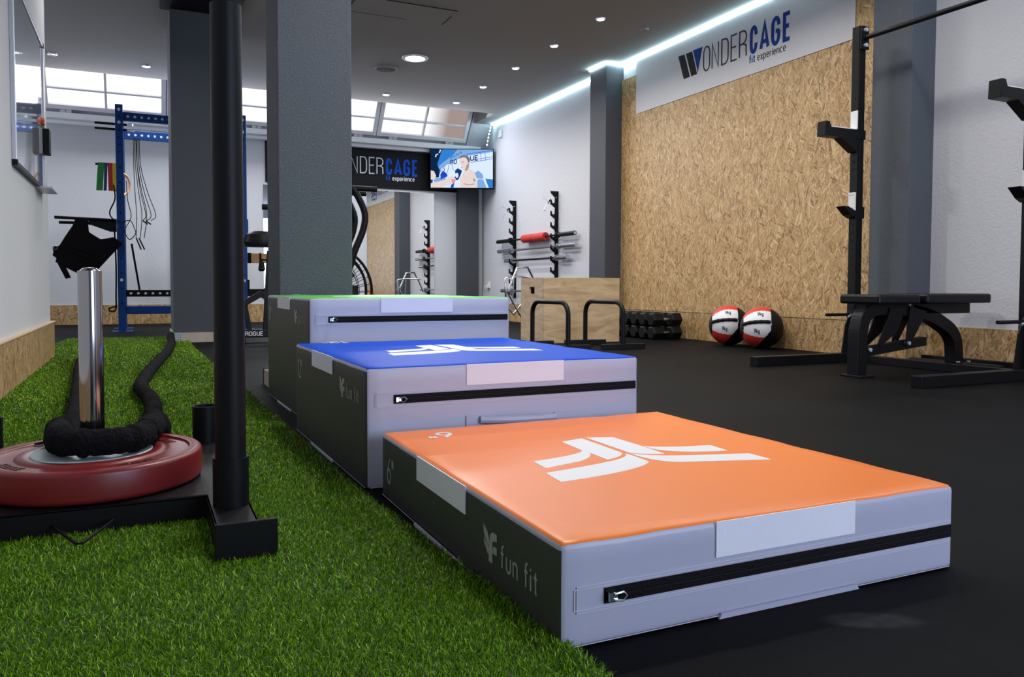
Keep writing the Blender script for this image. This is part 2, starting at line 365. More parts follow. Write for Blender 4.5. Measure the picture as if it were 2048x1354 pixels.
# stroke lettering. Capitals fill a 1 x 1 cell (x 0..w, y 0..1)
rr = 0.28
def rnd(w, y0=0, y1=1): # rounded loop
    return arc(w-w/2, y1-rr, w/2, rr, 0, 180, 8)+arc(w/2, y0+rr, w/2, rr, 180, 360, 8)
def GL(ch):
    W = 0.42
    D = {
     'O': (W, [(rnd(W), 1)]), 'N': (W, [([(0, 0), (0, 1), (W, 0), (W, 1)], 0)]),
     'D': (W, [([(0, 0), (0, 1), (W*.45, 1)]+arc(W*.5, 1-rr, W*.5, rr, 80, 0, 6)+arc(W*.5, rr, W*.5, rr, 0, -80, 6)+[(W*.45, 0)], 1)]),
     'E': (W*.85, [([(W*.85, 1), (0, 1), (0, 0), (W*.85, 0)], 0), ([(0, .52), (W*.72, .52)], 0)]),
     'R': (W, [([(0, 0), (0, 1), (W*.5, 1)]+arc(W*.5, .76, W*.5, .24, 80, -80, 8)+[(W*.5, .5), (0, .5)], 0), ([(W*.5, .5), (W*.95, .42), (W*1.0, 0)], 0)]),
     'C': (W, [([(W, .68)]+arc(W/2, 1-rr, W/2, rr, 0, 180, 8)+arc(W/2, rr, W/2, rr, 180, 360, 8)+[(W, .34)], 0)]),
     'A': (W*1.05, [([(0, 0), (W*.52, 1), (W*1.05, 0)], 0), ([(W*.17, .26), (W*.88, .26)], 0)]),
     'G': (W, [([(W, .70)]+arc(W/2, 1-rr, W/2, rr, 0, 180, 8)+arc(W/2, rr, W/2, rr, 180, 360, 8)+[(W, .50)], 0), ([(W*.5, .48), (W*1.02, .48)], 0)]),
     'U': (W, [([(0, 1)]+arc(W/2, rr, W/2, rr, 180, 360, 8)+[(W, 1)], 0)]),
     'I': (0.02, [([(0, 0), (0, 1)], 0)]), 'V': (W, [([(0, 1), (W/2, 0), (W, 1)], 0)]), 'T': (W, [([(0, 1), (W, 1)], 0), ([(W/2, 1), (W/2, 0)], 0)]),
     'f': (.26, [([(.10, 0), (.10, .78)]+arc(.22, .82, .12, .15, 180, 80, 5), 0), ([(0, .62), (.25, .62)], 0)]),
     'i': (.02, [([(0, 0), (0, .62)], 0), ([(0, .78), (0, .88)], 0)]),
     't': (.26, [([(.12, .85), (.12, .1)]+arc(.2, .1, .08, .1, 180, 270, 4), 0), ([(0, .62), (.25, .62)], 0)]),
     'u': (.36, [([(0, .62)]+arc(.18, .2, .18, .2, 180, 360, 8)+[(.36, .62)], 0)]),
     'n': (.36, [([(0, 0), (0, .62)], 0), ([(0, .40)]+arc(.18, .42, .18, .2, 180, 0, 8)+[(.36, 0)], 0)]),
     'e': (.38, [([(0, .32), (.37, .32)]+arc(.19, .32, .19, .30, 10, 180, 8)+arc(.19, .32, .19, .31, 190, 315, 7), 0)]),
     'x': (.32, [([(0, 0), (.32, .62)], 0), ([(0, .62), (.32, 0)], 0)]),
     'p': (.38, [([(0, -.28), (0, .62)], 0), (arc(.19, .31, .19, .31, 0, 345, 14), 1)]),
     'r': (.22, [([(0, 0), (0, .62)], 0), ([(0, .38)]+arc(.17, .40, .17, .2, 180, 80, 5), 0)]),
     'c': (.34, [(arc(.19, .31, .19, .31, 50, 310, 12), 0)]),
     'k': (.32, [([(0, 0), (0, 1)], 0), ([(.3, .62), (.02, .28)], 0), ([(.1, .36), (.32, 0)], 0)]),
     'g': (.38, [(arc(.19, .31, .19, .31, 0, 345, 14), 1), ([(.38, .62), (.38, -.1)]+arc(.19, -.1, .19, .18, 0, -150, 6), 0)]),
     '1': (.22, [([(0, .8), (.2, 1), (.2, 0)], 0)]),
     '2': (.42, [(arc(.21, .76, .2, .24, 170, 0, 8)+[(.38, .58), (.02, 0), (.44, 0)], 0)]),
     '6': (.46, [(arc(.23, .29, .22, .28, 0, 345, 14), 1), ([(.36, 1), (.12, .62), (.02, .36)], 0)]),
     '8': (.44, [(arc(.22, .77, .18, .22, -90, 255, 14), 1), (arc(.22, .28, .22, .28, 90, 435, 16), 1)]),
     '9': (.46, [(arc(.23, .71, .22, .28, 0, 345, 14), 1), ([(.10, 0), (.34, .38), (.44, .64)], 0)]),
     '"': (.18, [([(0, 1), (0, .68)], 0), ([(.16, 1), (.16, .68)], 0)]), ' ': (.2, [])}
    return D[ch]
def text(mb, s, x, y, h, F, stroke, sx=1.0, gap=0.16, th=0.0012):
    for ch in s:
        w_, st = GL(ch)
        for q, (pts, cl) in enumerate(st): mb.ribbon([(x+px*h*sx, y+py*h) for px, py in pts], stroke, (lambda u, v, w_, q=q: F(u, v, w_+q*.00025)), th, bool(cl))
        x += (w_*sx+gap)*h
    return x

# ------------------------------------------------------------------ the room
XR, XL, YF, CZ = 4.72, -0.57, 11.2, 2.88
struct(MB().box(-4, 5.0, -3.2, 11.5, -0.1, 0).build('floor', 'rubber_floor'))
cl = MB().box(-4, 5.0, -3.2, 10.12, CZ, 3.3); cl.box(4.44, 5.0, 10.12, 11.5, CZ, 3.3); cl.box(-4, 4.44, 10.12, 11.5, 3.16, 3.3)
struct(cl.build('ceiling', 'ceiling'))
struct(MB().box(XR, 5.0, -3.2, 11.5, 0, CZ).build('wall_right', 'wall_white'))
struct(MB().box(-0.87, XL, -3.2, 6.18, 0, CZ).build('wall_left', 'wall_smooth'))
struct(MB().box(-4.2, -4, -3.2, 11.5, 0, 3.3).build('wall_far_left', 'wall_smooth'))
struct(MB().box(-4, 5, -3.4, -3.2, 0, CZ).build('wall_rear', 'wall_smooth'))
fwl = MB().box(-4, XR, YF, 11.5, 0, 2.56)
struct(fwl.build('wall_far', 'wall_smooth'))
# sloping strip above the far wall that carries the windows
B0, T0 = Vector((0, 11.05, 2.57)), Vector((0, 10.62, 3.16)); dS = (T0-B0); LS = dS.length; dS.normalize(); nS = Vector((0, -dS.z, dS.y))*-1
if nS.y > 0: nS = -nS
def SF(u, v, w_): return Vector((u, 0, 0))+B0+dS*v+nS*w_     # u = X, v up the slope, w into the room
sl = MB()
def sbox(mb, u0, u1, v0, v1, w0, w1): return mb.prism([(u0, v0), (u1, v0), (u1, v1), (u0, v1)], lambda a, b_, c: SF(a, b_, w0+c), w1-w0)
WINS = [(-2.35, -1.115), (-0.99, 0.245), (0.365, 1.6), (1.72, 2.96), (3.08, 4.32)]
V0, V1 = 0.115, 0.62
struct(sbox(MB(), -4, XR, -0.02, LS, -0.12, -0.05).build('wall_upper', 'wall_white'))
struct(sbox(MB(), 4.40, XR, -0.02, LS, -0.05, -0.004).build('trim_6', 'wall_white'))
struct(MB().box(-4, 4.62, 11.0, YF+0.02, 2.50, 2.575).build('trim_1', 'frame_white', bevel=0.008))
struct(MB().box(-4, 4.45, 11.10, YF+0.01, 2.455, 2.50).build('trim_2', 'frame_white', bevel=0.006))
for i, (a, b_) in enumerate(WINS):
    g = MB(); xm = (a+b_)/2; vm = (V0+V1)/2-0.045
    sbox(g, a, b_, V0, V1, -0.035, -0.03)
    wn = struct(g.build('window_%d' % (i+1), 'pane_day'))
    if i == 4:
        wn.data.materials.clear(); wn.data.materials.append(MATS['pane_rose'])
    f_ = MB(); e = 0.055
    for (u0, u1, v0, v1) in ((a-e, a, V0-e, V1+e), (b_, b_+e, V0-e, V1+e), (a, b_, V0-e, V0), (a, b_, V1, V1+e), (xm-.014, xm+.014, V0, V1), (a, b_, vm-.012, vm+.012)): sbox(f_, u0, u1, v0, v1, -0.05, 0.012)
    f_.build('window_frame', 'frame_white', wn, bevel=0.004)
    hg = MB()
    for u in (a+0.18, b_-0.2): sbox(hg, u-.06, u-.005, V0-0.085, V0-0.06, 0.0, 0.035); sbox(hg, u+.005, u+.06, V0-0.085, V0-0.06, 0.0, 0.035)
    hg.build('hinge', 'white_plastic', wn)
# columns
struct(MB().box(0.24, 0.745, 7.42, 8.15, 0, CZ).build('column_1', 'column_grey', bevel=0.006))
struct(MB().box(0.575, 0.918, 3.78, 4.14, 0, CZ).build('column_2', 'column_grey', bevel=0.006))
struct(MB().box(4.50, XR+.02, 7.28, 7.61, 0, CZ).build('column_3', 'column_smooth', bevel=0.004))
struct(MB().box(4.50, XR+.02, 3.57, 3.874, 0, CZ).build('column_4', 'column_grey', bevel=0.004))
struct(MB().box(4.30, 4.62, 11.08, YF+.02, 0, 2.50).build('column_5', 'column_smooth'))
sk = MB().box(0.228, 0.757, 7.405, 7.42, 0, 0.085); sk.box(0.228, 0.24, 7.42, 8.15, 0, 0.085)
struct(sk.build('baseboard_column_1', 'stone'))
sk = MB().box(0.55, 0.575, 3.95, 4.17, 0, 0.075); sk.box(0.55, 0.93, 4.14, 4.17, 0, 0.075)
struct(sk.build('baseboard_column_2', 'stone'))
kb = MB().box(0.165, 0.80, 6.95, 7.47, CZ-0.03, CZ)
tag(kb.build('ceiling_collar', 'ink_black'), 'flat black board fixed to the ceiling in front of the pillar behind the sled', 'plate')
# osb cladding and kickboards
struct(MB().box(XR-.02, XR, 3.874, 7.28, 0.255, 2.705).build('trim_3', 'osb'))
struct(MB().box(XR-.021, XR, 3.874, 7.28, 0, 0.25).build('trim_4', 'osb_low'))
k = MB().box(XR-.02, XR, -3.2, 3.57, 0, 0.245); k.box(XR-.02, XR, 7.61, YF, 0, 0.245); k.box(4.48, 4.50, 3.55, 3.89, 0, 0.245); k.box(4.50, XR-.02, 3.55, 3.57, 0, 0.245)
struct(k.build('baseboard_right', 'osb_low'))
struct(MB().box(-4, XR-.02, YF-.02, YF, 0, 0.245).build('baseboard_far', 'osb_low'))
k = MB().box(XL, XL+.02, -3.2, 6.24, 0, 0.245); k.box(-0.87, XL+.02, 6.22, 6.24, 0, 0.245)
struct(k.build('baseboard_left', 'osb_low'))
struct(MB().box(XL, XL+.026, -3.2, 6.245, 0.245, 0.252).build('trim_5', 'ply_edge'))
# vertical white moulding on the far wall
struct(MB().box(0.335, 0.365, YF-.025, YF, 0.24, 1.95).build('trim_7', 'white_plastic'))
# hatch and round fittings on the ceiling
h_ = thing('ceiling_hatch', 'flat rectangular access hatch with dark seams set in the ceiling', 'hatch', (2.07, 6.7, CZ))
MB().box(-.43, .43, -.19, .19, -.004, 0).build('panel', 'ceiling', h_)
g = MB()
for b_ in ((-.44, .10, .19, .196), (.434, .44, -.05, .19), (-.2, .44, -.2, -.194), (-.44, -.434, -.2, .19)): g.box(*b_, -.005, 0)
g.build('seam', 'ink_black', h_)
av = thing('air_vent', 'round grey air vent in the ceiling beside the large lit lamp', 'vent', (2.456, 8.541, CZ))
MB().lathe([(.098, -.003), (.102, -.014), (.118, -.014), (.13, -.003), (.13, 0), (.098, 0), (.098, -.003)], seg=36).build('trim_ring', 'ceiling', av, True)
MB().lathe([(0, -.002), (.099, -.002), (.099, 0), (0, 0)], seg=36).build('opening', 'ink_grey', av)
for rr_ in (.03, .055, .08): MB().lathe([(rr_-.008, -.004), (rr_-.004, -.012), (rr_+.006, -.008), (rr_-.008, -.004)], seg=36).build('blade', 'ceiling', av, True)
def ring_lamp(name, label, x, y, r, lampmat, group):
    t = thing(name, label, 'ceiling lamp', (x, y, CZ), 0, group)
    MB().lathe([(r, -.004), (r*1.05, -.010), (r*1.35, -.008), (r*1.4, 0), (r, 0), (r, -.004)], seg=28).build('trim_ring', 'frame_alu' if r < .08 else 'frame_white', t, True)
    MB().lathe([(0, -.006), (r*.98, -.006), (r, -.001), (0, -.001)], seg=28).build('bulb', lampmat, t)
    return t
LB = ['small lit ceiling spot nearest the TV corner, last of the row along the bright strip', 'small lit ceiling spot, second from the far end of the row along the bright strip',
      'small lit ceiling spot, middle one of the five along the bright strip', 'small lit ceiling spot, second from the near end of the row along the bright strip',
      'small lit ceiling spot, largest and nearest of the row, left of the wall sign', 'small lit ceiling spot just right of the thick grey pillar near the windows',
      'small lit ceiling spot barely peeking out right of the tall black pole', 'small lit ceiling spot left of the far pillar above the blue rack']
for (x, y), l in zip(SPOTS, LB): ring_lamp('ceiling_spot', l, x, y, 0.032, 'lamp', 'recessed ceiling spots')
ring_lamp('ceiling_lamp', 'large round lit recessed lamp in the middle of the ceiling', 2.62, 8.02, 0.10, 'lamp_big', None)
ring_lamp('ceiling_spot', 'unlit recessed ceiling spot beside the whiteboard at left', -0.81, 9.5, 0.035, 'steel', 'recessed ceiling spots')
tag(MB().lathe([(0, -.02), (.03, -.018), (.035, 0)], (4.25, 6.2, CZ), 20).build('smoke_detector', 'ceiling', smooth=True), 'small pale detector on the ceiling close to the wall sign', 'detector')
# LED strip in the corner of wall and ceiling, bending round the pillar
led = MB(); z0, z1 = CZ-.024, CZ-.006
led.box(XR-.014, XR-.002, 7.63, 10.75, z0, z1); led.box(4.486, 4.498, 7.27, 7.62, z0, z1); led.box(4.486, XR-.002, 7.262, 7.274, z0, z1)
led.box(XR-.034, XR-.022, -1.5, 3.55, z0, z1); led.box(XR-.034, XR-.022, 3.89, 7.25, z0, z1)
tag(led.build('led_strip', 'led'), 'long cool white light strip along the top of the right wall', 'light strip')
ld = thing('hanging_led_strip', 'twisted end of light strip dangling from the corner down to the TV', 'light strip', (4.68, 10.76, 2.86))
pts = smooth_path([(0, 0, 0), (-.02, -.01, -.07), (-.035, .01, -.15), (-.06, -.01, -.24), (-.075, 0, -.33)], 5)
MB().tube(pts, 0.006, 6).build('ribbon', 'cable_grey', ld)
g = MB()
for q in pts[::3]: MB().box(q.x-.007, q.x+.007, q.y-.01, q.y-.004, q.z-.007, q.z+.007).build('diode', 'led', ld)

# ------------------------------------------------------------------ turf
def turf():
    edge = [(0.35, 0.517), (0.9, 0.522), (1.9, 0.458), (3.84, 0.43), (6.5, 0.358), (7.39, 0.362)]
    def xr(y):
        if y > 7.39: return 0.222
        for (a, xa), (b_, xb) in zip(edge, edge[1:]):
            if y <= b_: return xa+(xb-xa)*(y-a)/(b_-a)
        return xb
    ys = list(np.linspace(0.35, 7.39, 40))+[7.3901, 8.1]; bm = bmesh.new(); L_ = []
    xl = lambda y: XL+.022 if y < 6.26 else (-0.66 if y < 7.5 else -0.62)
    for y in ys: L_.append((bm.verts.new((xl(y), y, 0.012)), bm.verts.new((xr(y), y, 0.012)), bm.verts.new((xl(y), y, 0)), bm.verts.new((xr(y), y, 0))))
    for a, b_ in zip(L_, L_[1:]): bm.faces.new((a[0], a[1], b_[1], b_[0])); bm.faces.new((a[1], a[3], b_[3], b_[1]))
    me0 = bpy.data.meshes.new('t'); bm.to_mesh(me0)
    v0 = np.array([v.co for v in bm.verts]); f0 = [[v.index for v in f.verts] for f in bm.faces]; bm.free()
    # blades: [y0,y1,count,width,height]
    P = []
    for y0, y1, dens, wd, ht in ((0.55, 1.2, 210000, .0013, .011), (1.2, 2.0, 130000, .0015, .011), (2.0, 3.2, 65000, .0021, .011), (3.2, 5.2, 32000, .0033, .011), (5.2, 8.1, 15000, .005, .011)):
        n = int(dens*(y1-y0)*1.05*1.0); y = rng.uniform(y0, y1, n); x = rng.uniform(-.66, .535, n)
        k = np.array([(xl(b_) < a < xr(b_)+rng.normal(0, .004)) for a, b_ in zip(x, y)])
        x, y = x[k], y[k]; P.append(np.stack([x, y, np.full_like(x, wd), np.full_like(x, ht)], 1))
    P = np.concatenate(P); n = len(P); a = rng.uniform(0, 2*PI, n); lean = rng.uniform(.15, 1.35, n); la = rng.uniform(0, 2*PI, n)
    h = P[:, 3]*rng.uniform(.7, 1.35, n); w2 = P[:, 2]/2*rng.uniform(.7, 1.3, n)
    base = np.stack([P[:, 0], P[:, 1], np.full(n, .010)], 1); sd = np.stack([np.cos(a)*w2, np.sin(a)*w2, np.zeros(n)], 1)
    tip = base+np.stack([np.cos(la)*np.sin(lean)*h, np.sin(la)*np.sin(lean)*h, np.cos(lean)*h], 1)
    mid = base+(tip-base)*.55+np.array([0, 0, 1])*(h*.12)[:, None]
    V = np.stack([base-sd, base+sd, mid-sd*.8, mid+sd*.8, tip], 1).reshape(-1, 3)
    nv0 = len(v0); V = np.concatenate([v0, V]); b_ = nv0+np.arange(n)*5
    quads = np.stack([b_, b_+1, b_+3, b_+2], 1); tris = np.stack([b_+2, b_+3, b_+4], 1)
    loops = np.concatenate([np.array(f0).ravel(), quads.ravel(), tris.ravel()]); nq = len(f0)+n
    starts = np.concatenate([np.arange(nq)*4, nq*4+np.arange(n)*3])
    me = bpy.data.meshes.new('artificial_turf'); me.vertices.add(len(V)); me.vertices.foreach_set('co', V.astype(np.float32).ravel())
    me.loops.add(len(loops)); me.loops.foreach_set('vertex_index', loops.astype(np.int32)); me.polygons.add(nq+n)
    me.polygons.foreach_set('loop_start', starts.astype(np.int32))
    mi = np.ones(nq+n, np.int32); mi[:len(f0)] = 0
    me.materials.append(MATS['turf_base']); me.materials.append(MATS['turf'])
    me.update(calc_edges=True); me.polygons.foreach_set('material_index', mi); me.validate()
    o = bpy.data.objects.new('artificial_turf', me); COL.objects.link(o); bpy.data.meshes.remove(me0)
    tag(o, 'strip of short green artificial grass running along the left wall', 'artificial grass'); o['kind'] = 'stuff'
turf()

# ------------------------------------------------------------------ foam plyometric blocks
def foam_block(name, label, H, num, topm, loc, rotz, zipz, wobble, with_handle=False):
    W, D = 0.797, 0.90; r = 0.011; t = thing(name, label, 'foam block', (loc[0], loc[1], 0.0), rotz, 'foam jump blocks in a row')
    def axis(n, L_): return [0, r*.35, r]+[r+(L_-2*r)*i/n for i in range(1, n)]+[L_-r, L_-r*.35, L_]
    ax = [axis(26, W), axis(28, D), axis(max(6, int(H/.03)), H)]; dim = (W, D, H); bm = bmesh.new(); cache = {}
    def vert(i, j, k_):
        key = (i, j, k_)
        if key in cache: return cache[key]
        p = Vector((ax[0][i], ax[1][j], ax[2][k_])); q = Vector([min(max(p[a], r), dim[a]-r) for a in range(3)]); d = p-q
        nrm = d.normalized() if d.length > 1e-9 else Vector((0, 0, 1)); p = q+nrm*r
        pn = noise.noise(Vector((p.x*5+wobble, p.y*5, p.z*9)))*.5+.5; pf = noise.noise(Vector((p.x*22, p.y*22+wobble, p.z*14)))*.5+.5
        if nrm.z > -.5 and p.z > .01:
            e = min([min(p[a], dim[a]-p[a]) for a in range(3) if abs(nrm[a]) < .8] or [1]); amt = (.0010*pn+.0012*pf*(1 if e < .05 else .15))*(.35 if nrm.z > .8 else 1)
            p = p-nrm*amt
        # the top edges dip a little where the cover is pulled
        if p.z > H-.02 and min(p.x, W-p.x, p.y, D-p.y) < .03: p.z -= .0030*max(0, noise.noise(Vector((p.x*9, p.y*9, wobble))))
        v = bm.verts.new(p); cache[key] = v; return v
    n = [len(a)-1 for a in ax]
    def face(f, mi):
        q = bm.faces.new(f); q.material_index = mi
    for i in range(n[0]):
        for j in range(n[1]):
            edge = j < 2 or i < 2
            face((vert(i, j, n[2]), vert(i+1, j, n[2]), vert(i+1, j+1, n[2]), vert(i, j+1, n[2])), 0)
            face((vert(i, j, 0), vert(i, j+1, 0), vert(i+1, j+1, 0), vert(i+1, j, 0)), 2)
        for k_ in range(n[2]):
            face((vert(i, 0, k_), vert(i+1, 0, k_), vert(i+1, 0, k_+1), vert(i, 0, k_+1)), 1)
            face((vert(i, n[1], k_), vert(i, n[1], k_+1), vert(i+1, n[1], k_+1), vert(i+1, n[1], k_)), 1)
    for j in range(n[1]):
        for k_ in range(n[2]):
            face((vert(0, j, k_), vert(0, j, k_+1), vert(0, j+1, k_+1), vert(0, j+1, k_)), 2 if k_ < n[2]-2 else 1)
            face((vert(n[0], j, k_), vert(n[0], j+1, k_), vert(n[0], j+1, k_+1), vert(n[0], j, k_+1)), 2)
    me = bpy.data.meshes.new('cover'); bm.normal_update(); bm.to_mesh(me); bm.free()
    for q in (topm, 'vinyl_grey', 'vinyl_dark'): me.materials.append(MATS[q])
    me.shade_smooth(); o = bpy.data.objects.new('cover', me); COL.objects.link(o); o.parent = t
    FT = lambda u, v, w_: Vector((u, v, H-.0004+w_)); FF_ = lambda u, v, w_: Vector((u, .0004-w_, v)); FS = lambda u, v, w_: Vector((.0002-w_, .90-u, v))
    # emblem on the top
    em = MB(); th = .0007
    L1 = bez((.191, .468), (.24, .475), (.32, .49), (.333, .52))+[(.336, .498)]+bez((.336, .498), (.334, .475), (.31, .448), (.277, .432))[1:]+[(.188, .406)]
    em.prism(L1, FT, th)
    em.prism([(.333, .521), (.338, .62), (.399, .637)]+bez((.398, .47), (.394, .45), (.375, .435), (.335, .421))+[(.336, .499)], FT, th)
    em.prism([(.169, .371), (.163, .30)]+bez((.163, .30), (.30, .312), (.37, .34), (.40, .37), 8)[1:]+bez((.402, .38), (.405, .41), (.403, .43), (.402, .452), 4)+bez((.398, .452), (.385, .42), (.35, .402), (.169, .371), 8)[:-1], FT, th)
    em.prism([(.412, .641), (.472, .62), (.476, .507), (.475, .421)]+bez((.475, .421), (.45, .425), (.425, .44), (.412, .458), 5)[1:], FT, th)
    em.prism([(.479, .507)]+bez((.479, .507), (.50, .478), (.56, .462), (.62, .454), 8)[1:]+[(.617, .393)]+bez((.617, .393), (.54, .405), (.485, .435), (.479, .475), 8)[1:], FT, th)
    em.prism(bez((.409, .452), (.408, .40), (.42, .36), (.456, .345), 8)+[(.641, .288), (.639, .352)]+bez((.639, .352), (.52, .385), (.44, .40), (.409, .452), 8)[1:-1], FT, th)
    em.build('emblem', 'print_white', t)
    nm = MB(); text(nm, num+'"', 0, 0, .058, lambda u, v, w_: FT(.145+(.03 if len(num) > 1 else 0)-u*1.25, .835-v*1.0+(.08 if len(num) > 1 else 0), w_), .0075, 1.0, .20, th)
    nm.build('top_number', 'print_white', t)
    sd = MB(); text(sd, num+'"', .045 if len(num) > 1 else .055, H-.108, .058, FS, .0058, 1.0, .2, th); sd.build('side_number', 'print_pale', t)
    lg = MB(); x0, z0 = .632, H-.100
    S = lambda u, v: (x0+u*.055, z0+v*.055)
    lg.prism([S(0, 1), S(.05, .72), S(.38, .42), S(.42, .5), S(.44, .62), S(.3, .85)], FS, th); lg.prism([S(.04, .6), S(.08, .42), S(.38, .15), S(.42, .36)], FS, th)
    lg.prism([S(.42, -.02), S(.42, .42), S(.52, .8), S(.7, .92), S(1, .92), S(1, .70), S(.78, .68), S(.68, .6), S(.68, -.02)], FS, th); lg.prism([S(.70, .30), S(.72, .46), S(.8, .52), S(1, .52), S(1, .30)], FS, th)
    lg.build('side_emblem', 'print_pale', t); lg = MB(); xe = text(lg, 'fun', x0+.072, H-.096, .037, FS, .0038, 1.12, .27, th); lg.build('side_logo', 'print_pale', t)
    lg = MB(); text(lg, 'fit', xe+.015, H-.096, .037, FS, .0038, 1.12, .27, th); lg.build('side_logo', 'print_pale', t)
    v_ = MB(); v_.prism([(.264, H-.056), (.550, H-.056), (.550, H-.002), (.264, H-.002)], FF_, .002); v_.build('hook_strip', 'velcro_white', t)
    v_ = MB(); v_.prism([(.278, H-.052), (.552, H-.052), (.552, H-.002), (.278, H-.002)], FS, .002); v_.build('hook_strip', 'velcro_white', t)
    f_ = MB(); f_.prism([(.27, .0), (.56, .0), (.56, .006), (.27, .006)], lambda u, v, w_: Vector((-.0006-w_, .90-u, v)), .005); f_.build('floor_flap', 'thread', t)
    if H < .2:
        f_ = MB(); f_.prism([(.27, -.0), (.56, -.0), (.555, .008), (.275, .008)], FF_, .004); f_.build('floor_flap', 'vinyl_grey', t)
    zp = MB(); zp.prism([(.070, zipz-.011), (.786, zipz-.011+wobble*0), (.786, zipz+.011), (.070, zipz+.011)], FF_, .0022); z_ = zp.build('zipper', 'zip_black', t)
    g = MB(); g.prism([(.072, zipz-.0012), (.786, zipz-.0012), (.786, zipz+.0012), (.072, zipz+.0012)], lambda u, v, w_: Vector((u, -.0026-w_, v)), .0012); g.build('zip_teeth', 'black_rubber', z_)
    g = MB(); g.box(.073, .086, -.010, -.002, zipz-.006, zipz+.006); g.tube([(.080, -.011, zipz+.004), (.094, -.012, zipz+.006), (.100, -.011, zipz), (.094, -.012, zipz-.006), (.080, -.011, zipz-.004)], .0018, 6)
    g.build('zip_slider', 'chrome', z_, True)
    s_b = MB()
    for d_ in (.0145, .0185):
        s_b.ribbon([(.786, zipz+d_), (.022+(d_-.0145), zipz+d_), (.022+(d_-.0145), zipz-d_), (.786, zipz-d_)], .0009, FF_, .0012)
    s_b.ribbon([(.01, .004), (.785, .004)], .0009, FF_, .0012); s_b.ribbon([(.01, .004), (.89, .004)], .0009, FS, .0012)
    s_b.build('stitching', 'thread', t)
    if with_handle:
        hd = MB(); z = H-.135
        hd.prism([(.262, z-.04), (.305, z-.04), (.305, z), (.262, z)], FF_, .004); hd.prism([(.520, z-.045), (.560, z-.045), (.560, z-.008), (.520, z-.008)], FF_, .004)
        hd.tube(smooth_path([(.30, -.006, z-.012), (.35, -.016, z-.014), (.41, -.02, z-.016), (.47, -.016, z-.018), (.52, -.006, z-.020)], 4), .010, 8)
        hd.build('carry_handle', 'vinyl_grey', t, True)
    return t
foam_block('foam_block', 'lowest foam block with orange top and white emblem, marked 6 inches', .150, '6', 'vinyl_orange', (.5076, .9293), -.0033, .068, 1.3)
foam_block('foam_block', 'middle foam block with blue top behind the orange one, marked 12 inches', .300, '12', 'vinyl_blue', (.4876, 1.8791), .0144, .219, 5.1, True)
foam_block('foam_block', 'tallest foam block with green top at the pillar foot, marked 18 inches', .455, '18', 'vinyl_green', (.5349, 2.8527), .0206, .376, 9.7)

# ------------------------------------------------------------------ push sled, plate, rope
def sled():
    t = thing('push_sled', 'black steel push sled with one tall round pole standing on the turf', 'weight sled', (0, 0, .012))
    xs = .155
    for x in (xs, -.362):
        g = MB(); g.box(x-.042, x+.036, 1.46, 2.44, .038, .048); g.box(x-.042, x-.036, 1.47, 2.43, 0, .048); g.box(x+.030, x+.036, 1.47, 2.43, 0, .048)
        g.box(x-.047, x+.060, 1.455, 1.463, .002, .068); g.build('skid', 'black_steel', t, bevel=.0015)
        for y, zt in ((1.66, .145), (2.36, .150)):
            if x < 0 and y < 2: continue
            MB().lathe([(.0305, 0), (.0345, 0), (.0345, zt-.046), (.0305, zt-.046), (.0305, 0)], (x, y, .046), 32).build('sleeve', 'black_tube', t, True)
    MB().tube([(xs, 1.66, .05), (xs, 1.66, .60), (xs, 1.66, 1.035)], .0295, 32).build('push_pole', 'black_tube', t, True)
    g = MB(); g.box(-.335, .118, 1.74, 2.20, .044, .052); g.box(-.335, .118, 1.74, 1.748, .0, .052); g.box(-.335, .118, 2.192, 2.20, .03, .052); g.build('deck', 'black_steel', t, bevel=.003)
    MB().tube([(-.165, 1.738, .022), (-.114, 1.60, .022), (-.106, 1.60, .022), (-.055, 1.738, .024)], .003, 8).build('tow_hook', 'black_tube', t, True)
    MB().lathe([(.0245, 0), (.0245, .462), (.0242, .466), (.022, .466), (.013, .472), (0, .474)], (-.105, 1.97, .052), 40).build('loading_post', 'post_chrome', t, True)
sled()
def plate():
    t = thing('weight_plate', 'dark red rubber bumper plate lying flat on the sled', 'weight plate', (-.105, 1.97, .065))
    prof = [(.032, .002), (.05, 0), (.212, 0), (.220, .002), (.2245, .007), (.2250, .012), (.2250, .057), (.2235, .0625), (.2195, .066), (.205, .067), (.199, .0665), (.1965, .0625), (.194, .0615), (.150, .0615), (.147, .0650), (.144, .0665), (.126, .0665), (.122, .0645), (.032, .0635), (.032, .002)]
    MB().lathe(prof, seg=128).build('rubber_body', 'plate_red', t, True)
    MB().lathe([(.031, .060), (.031, .0672), (.119, .0672), (.121, .0655), (.121, .06)], seg=64).build('steel_disc', 'disc_steel', t, True)
    g = MB()
    for k in range(4):
        a0 = R(20+k*90+12)
        for j in range(3):
            g = MB(); a = a0+(j-1)*.16
            F = lambda u, v, w_, a=a: Vector(((.172+v)*math.cos(a)-u*math.sin(a), (.172+v)*math.sin(a)+u*math.cos(a), .0615+w_))
            g.ribbon([(-.010, -.008), (-.010, .008), (.010, .008)], .0035, F, .0012); g.ribbon([(-.01, 0), (.008, 0)], .0035, F, .0012); g.ribbon([(.010, -.008), (-.004, -.008)], .0035, F, .0012); g.build('raised_lettering', 'emboss_red', t)
plate()
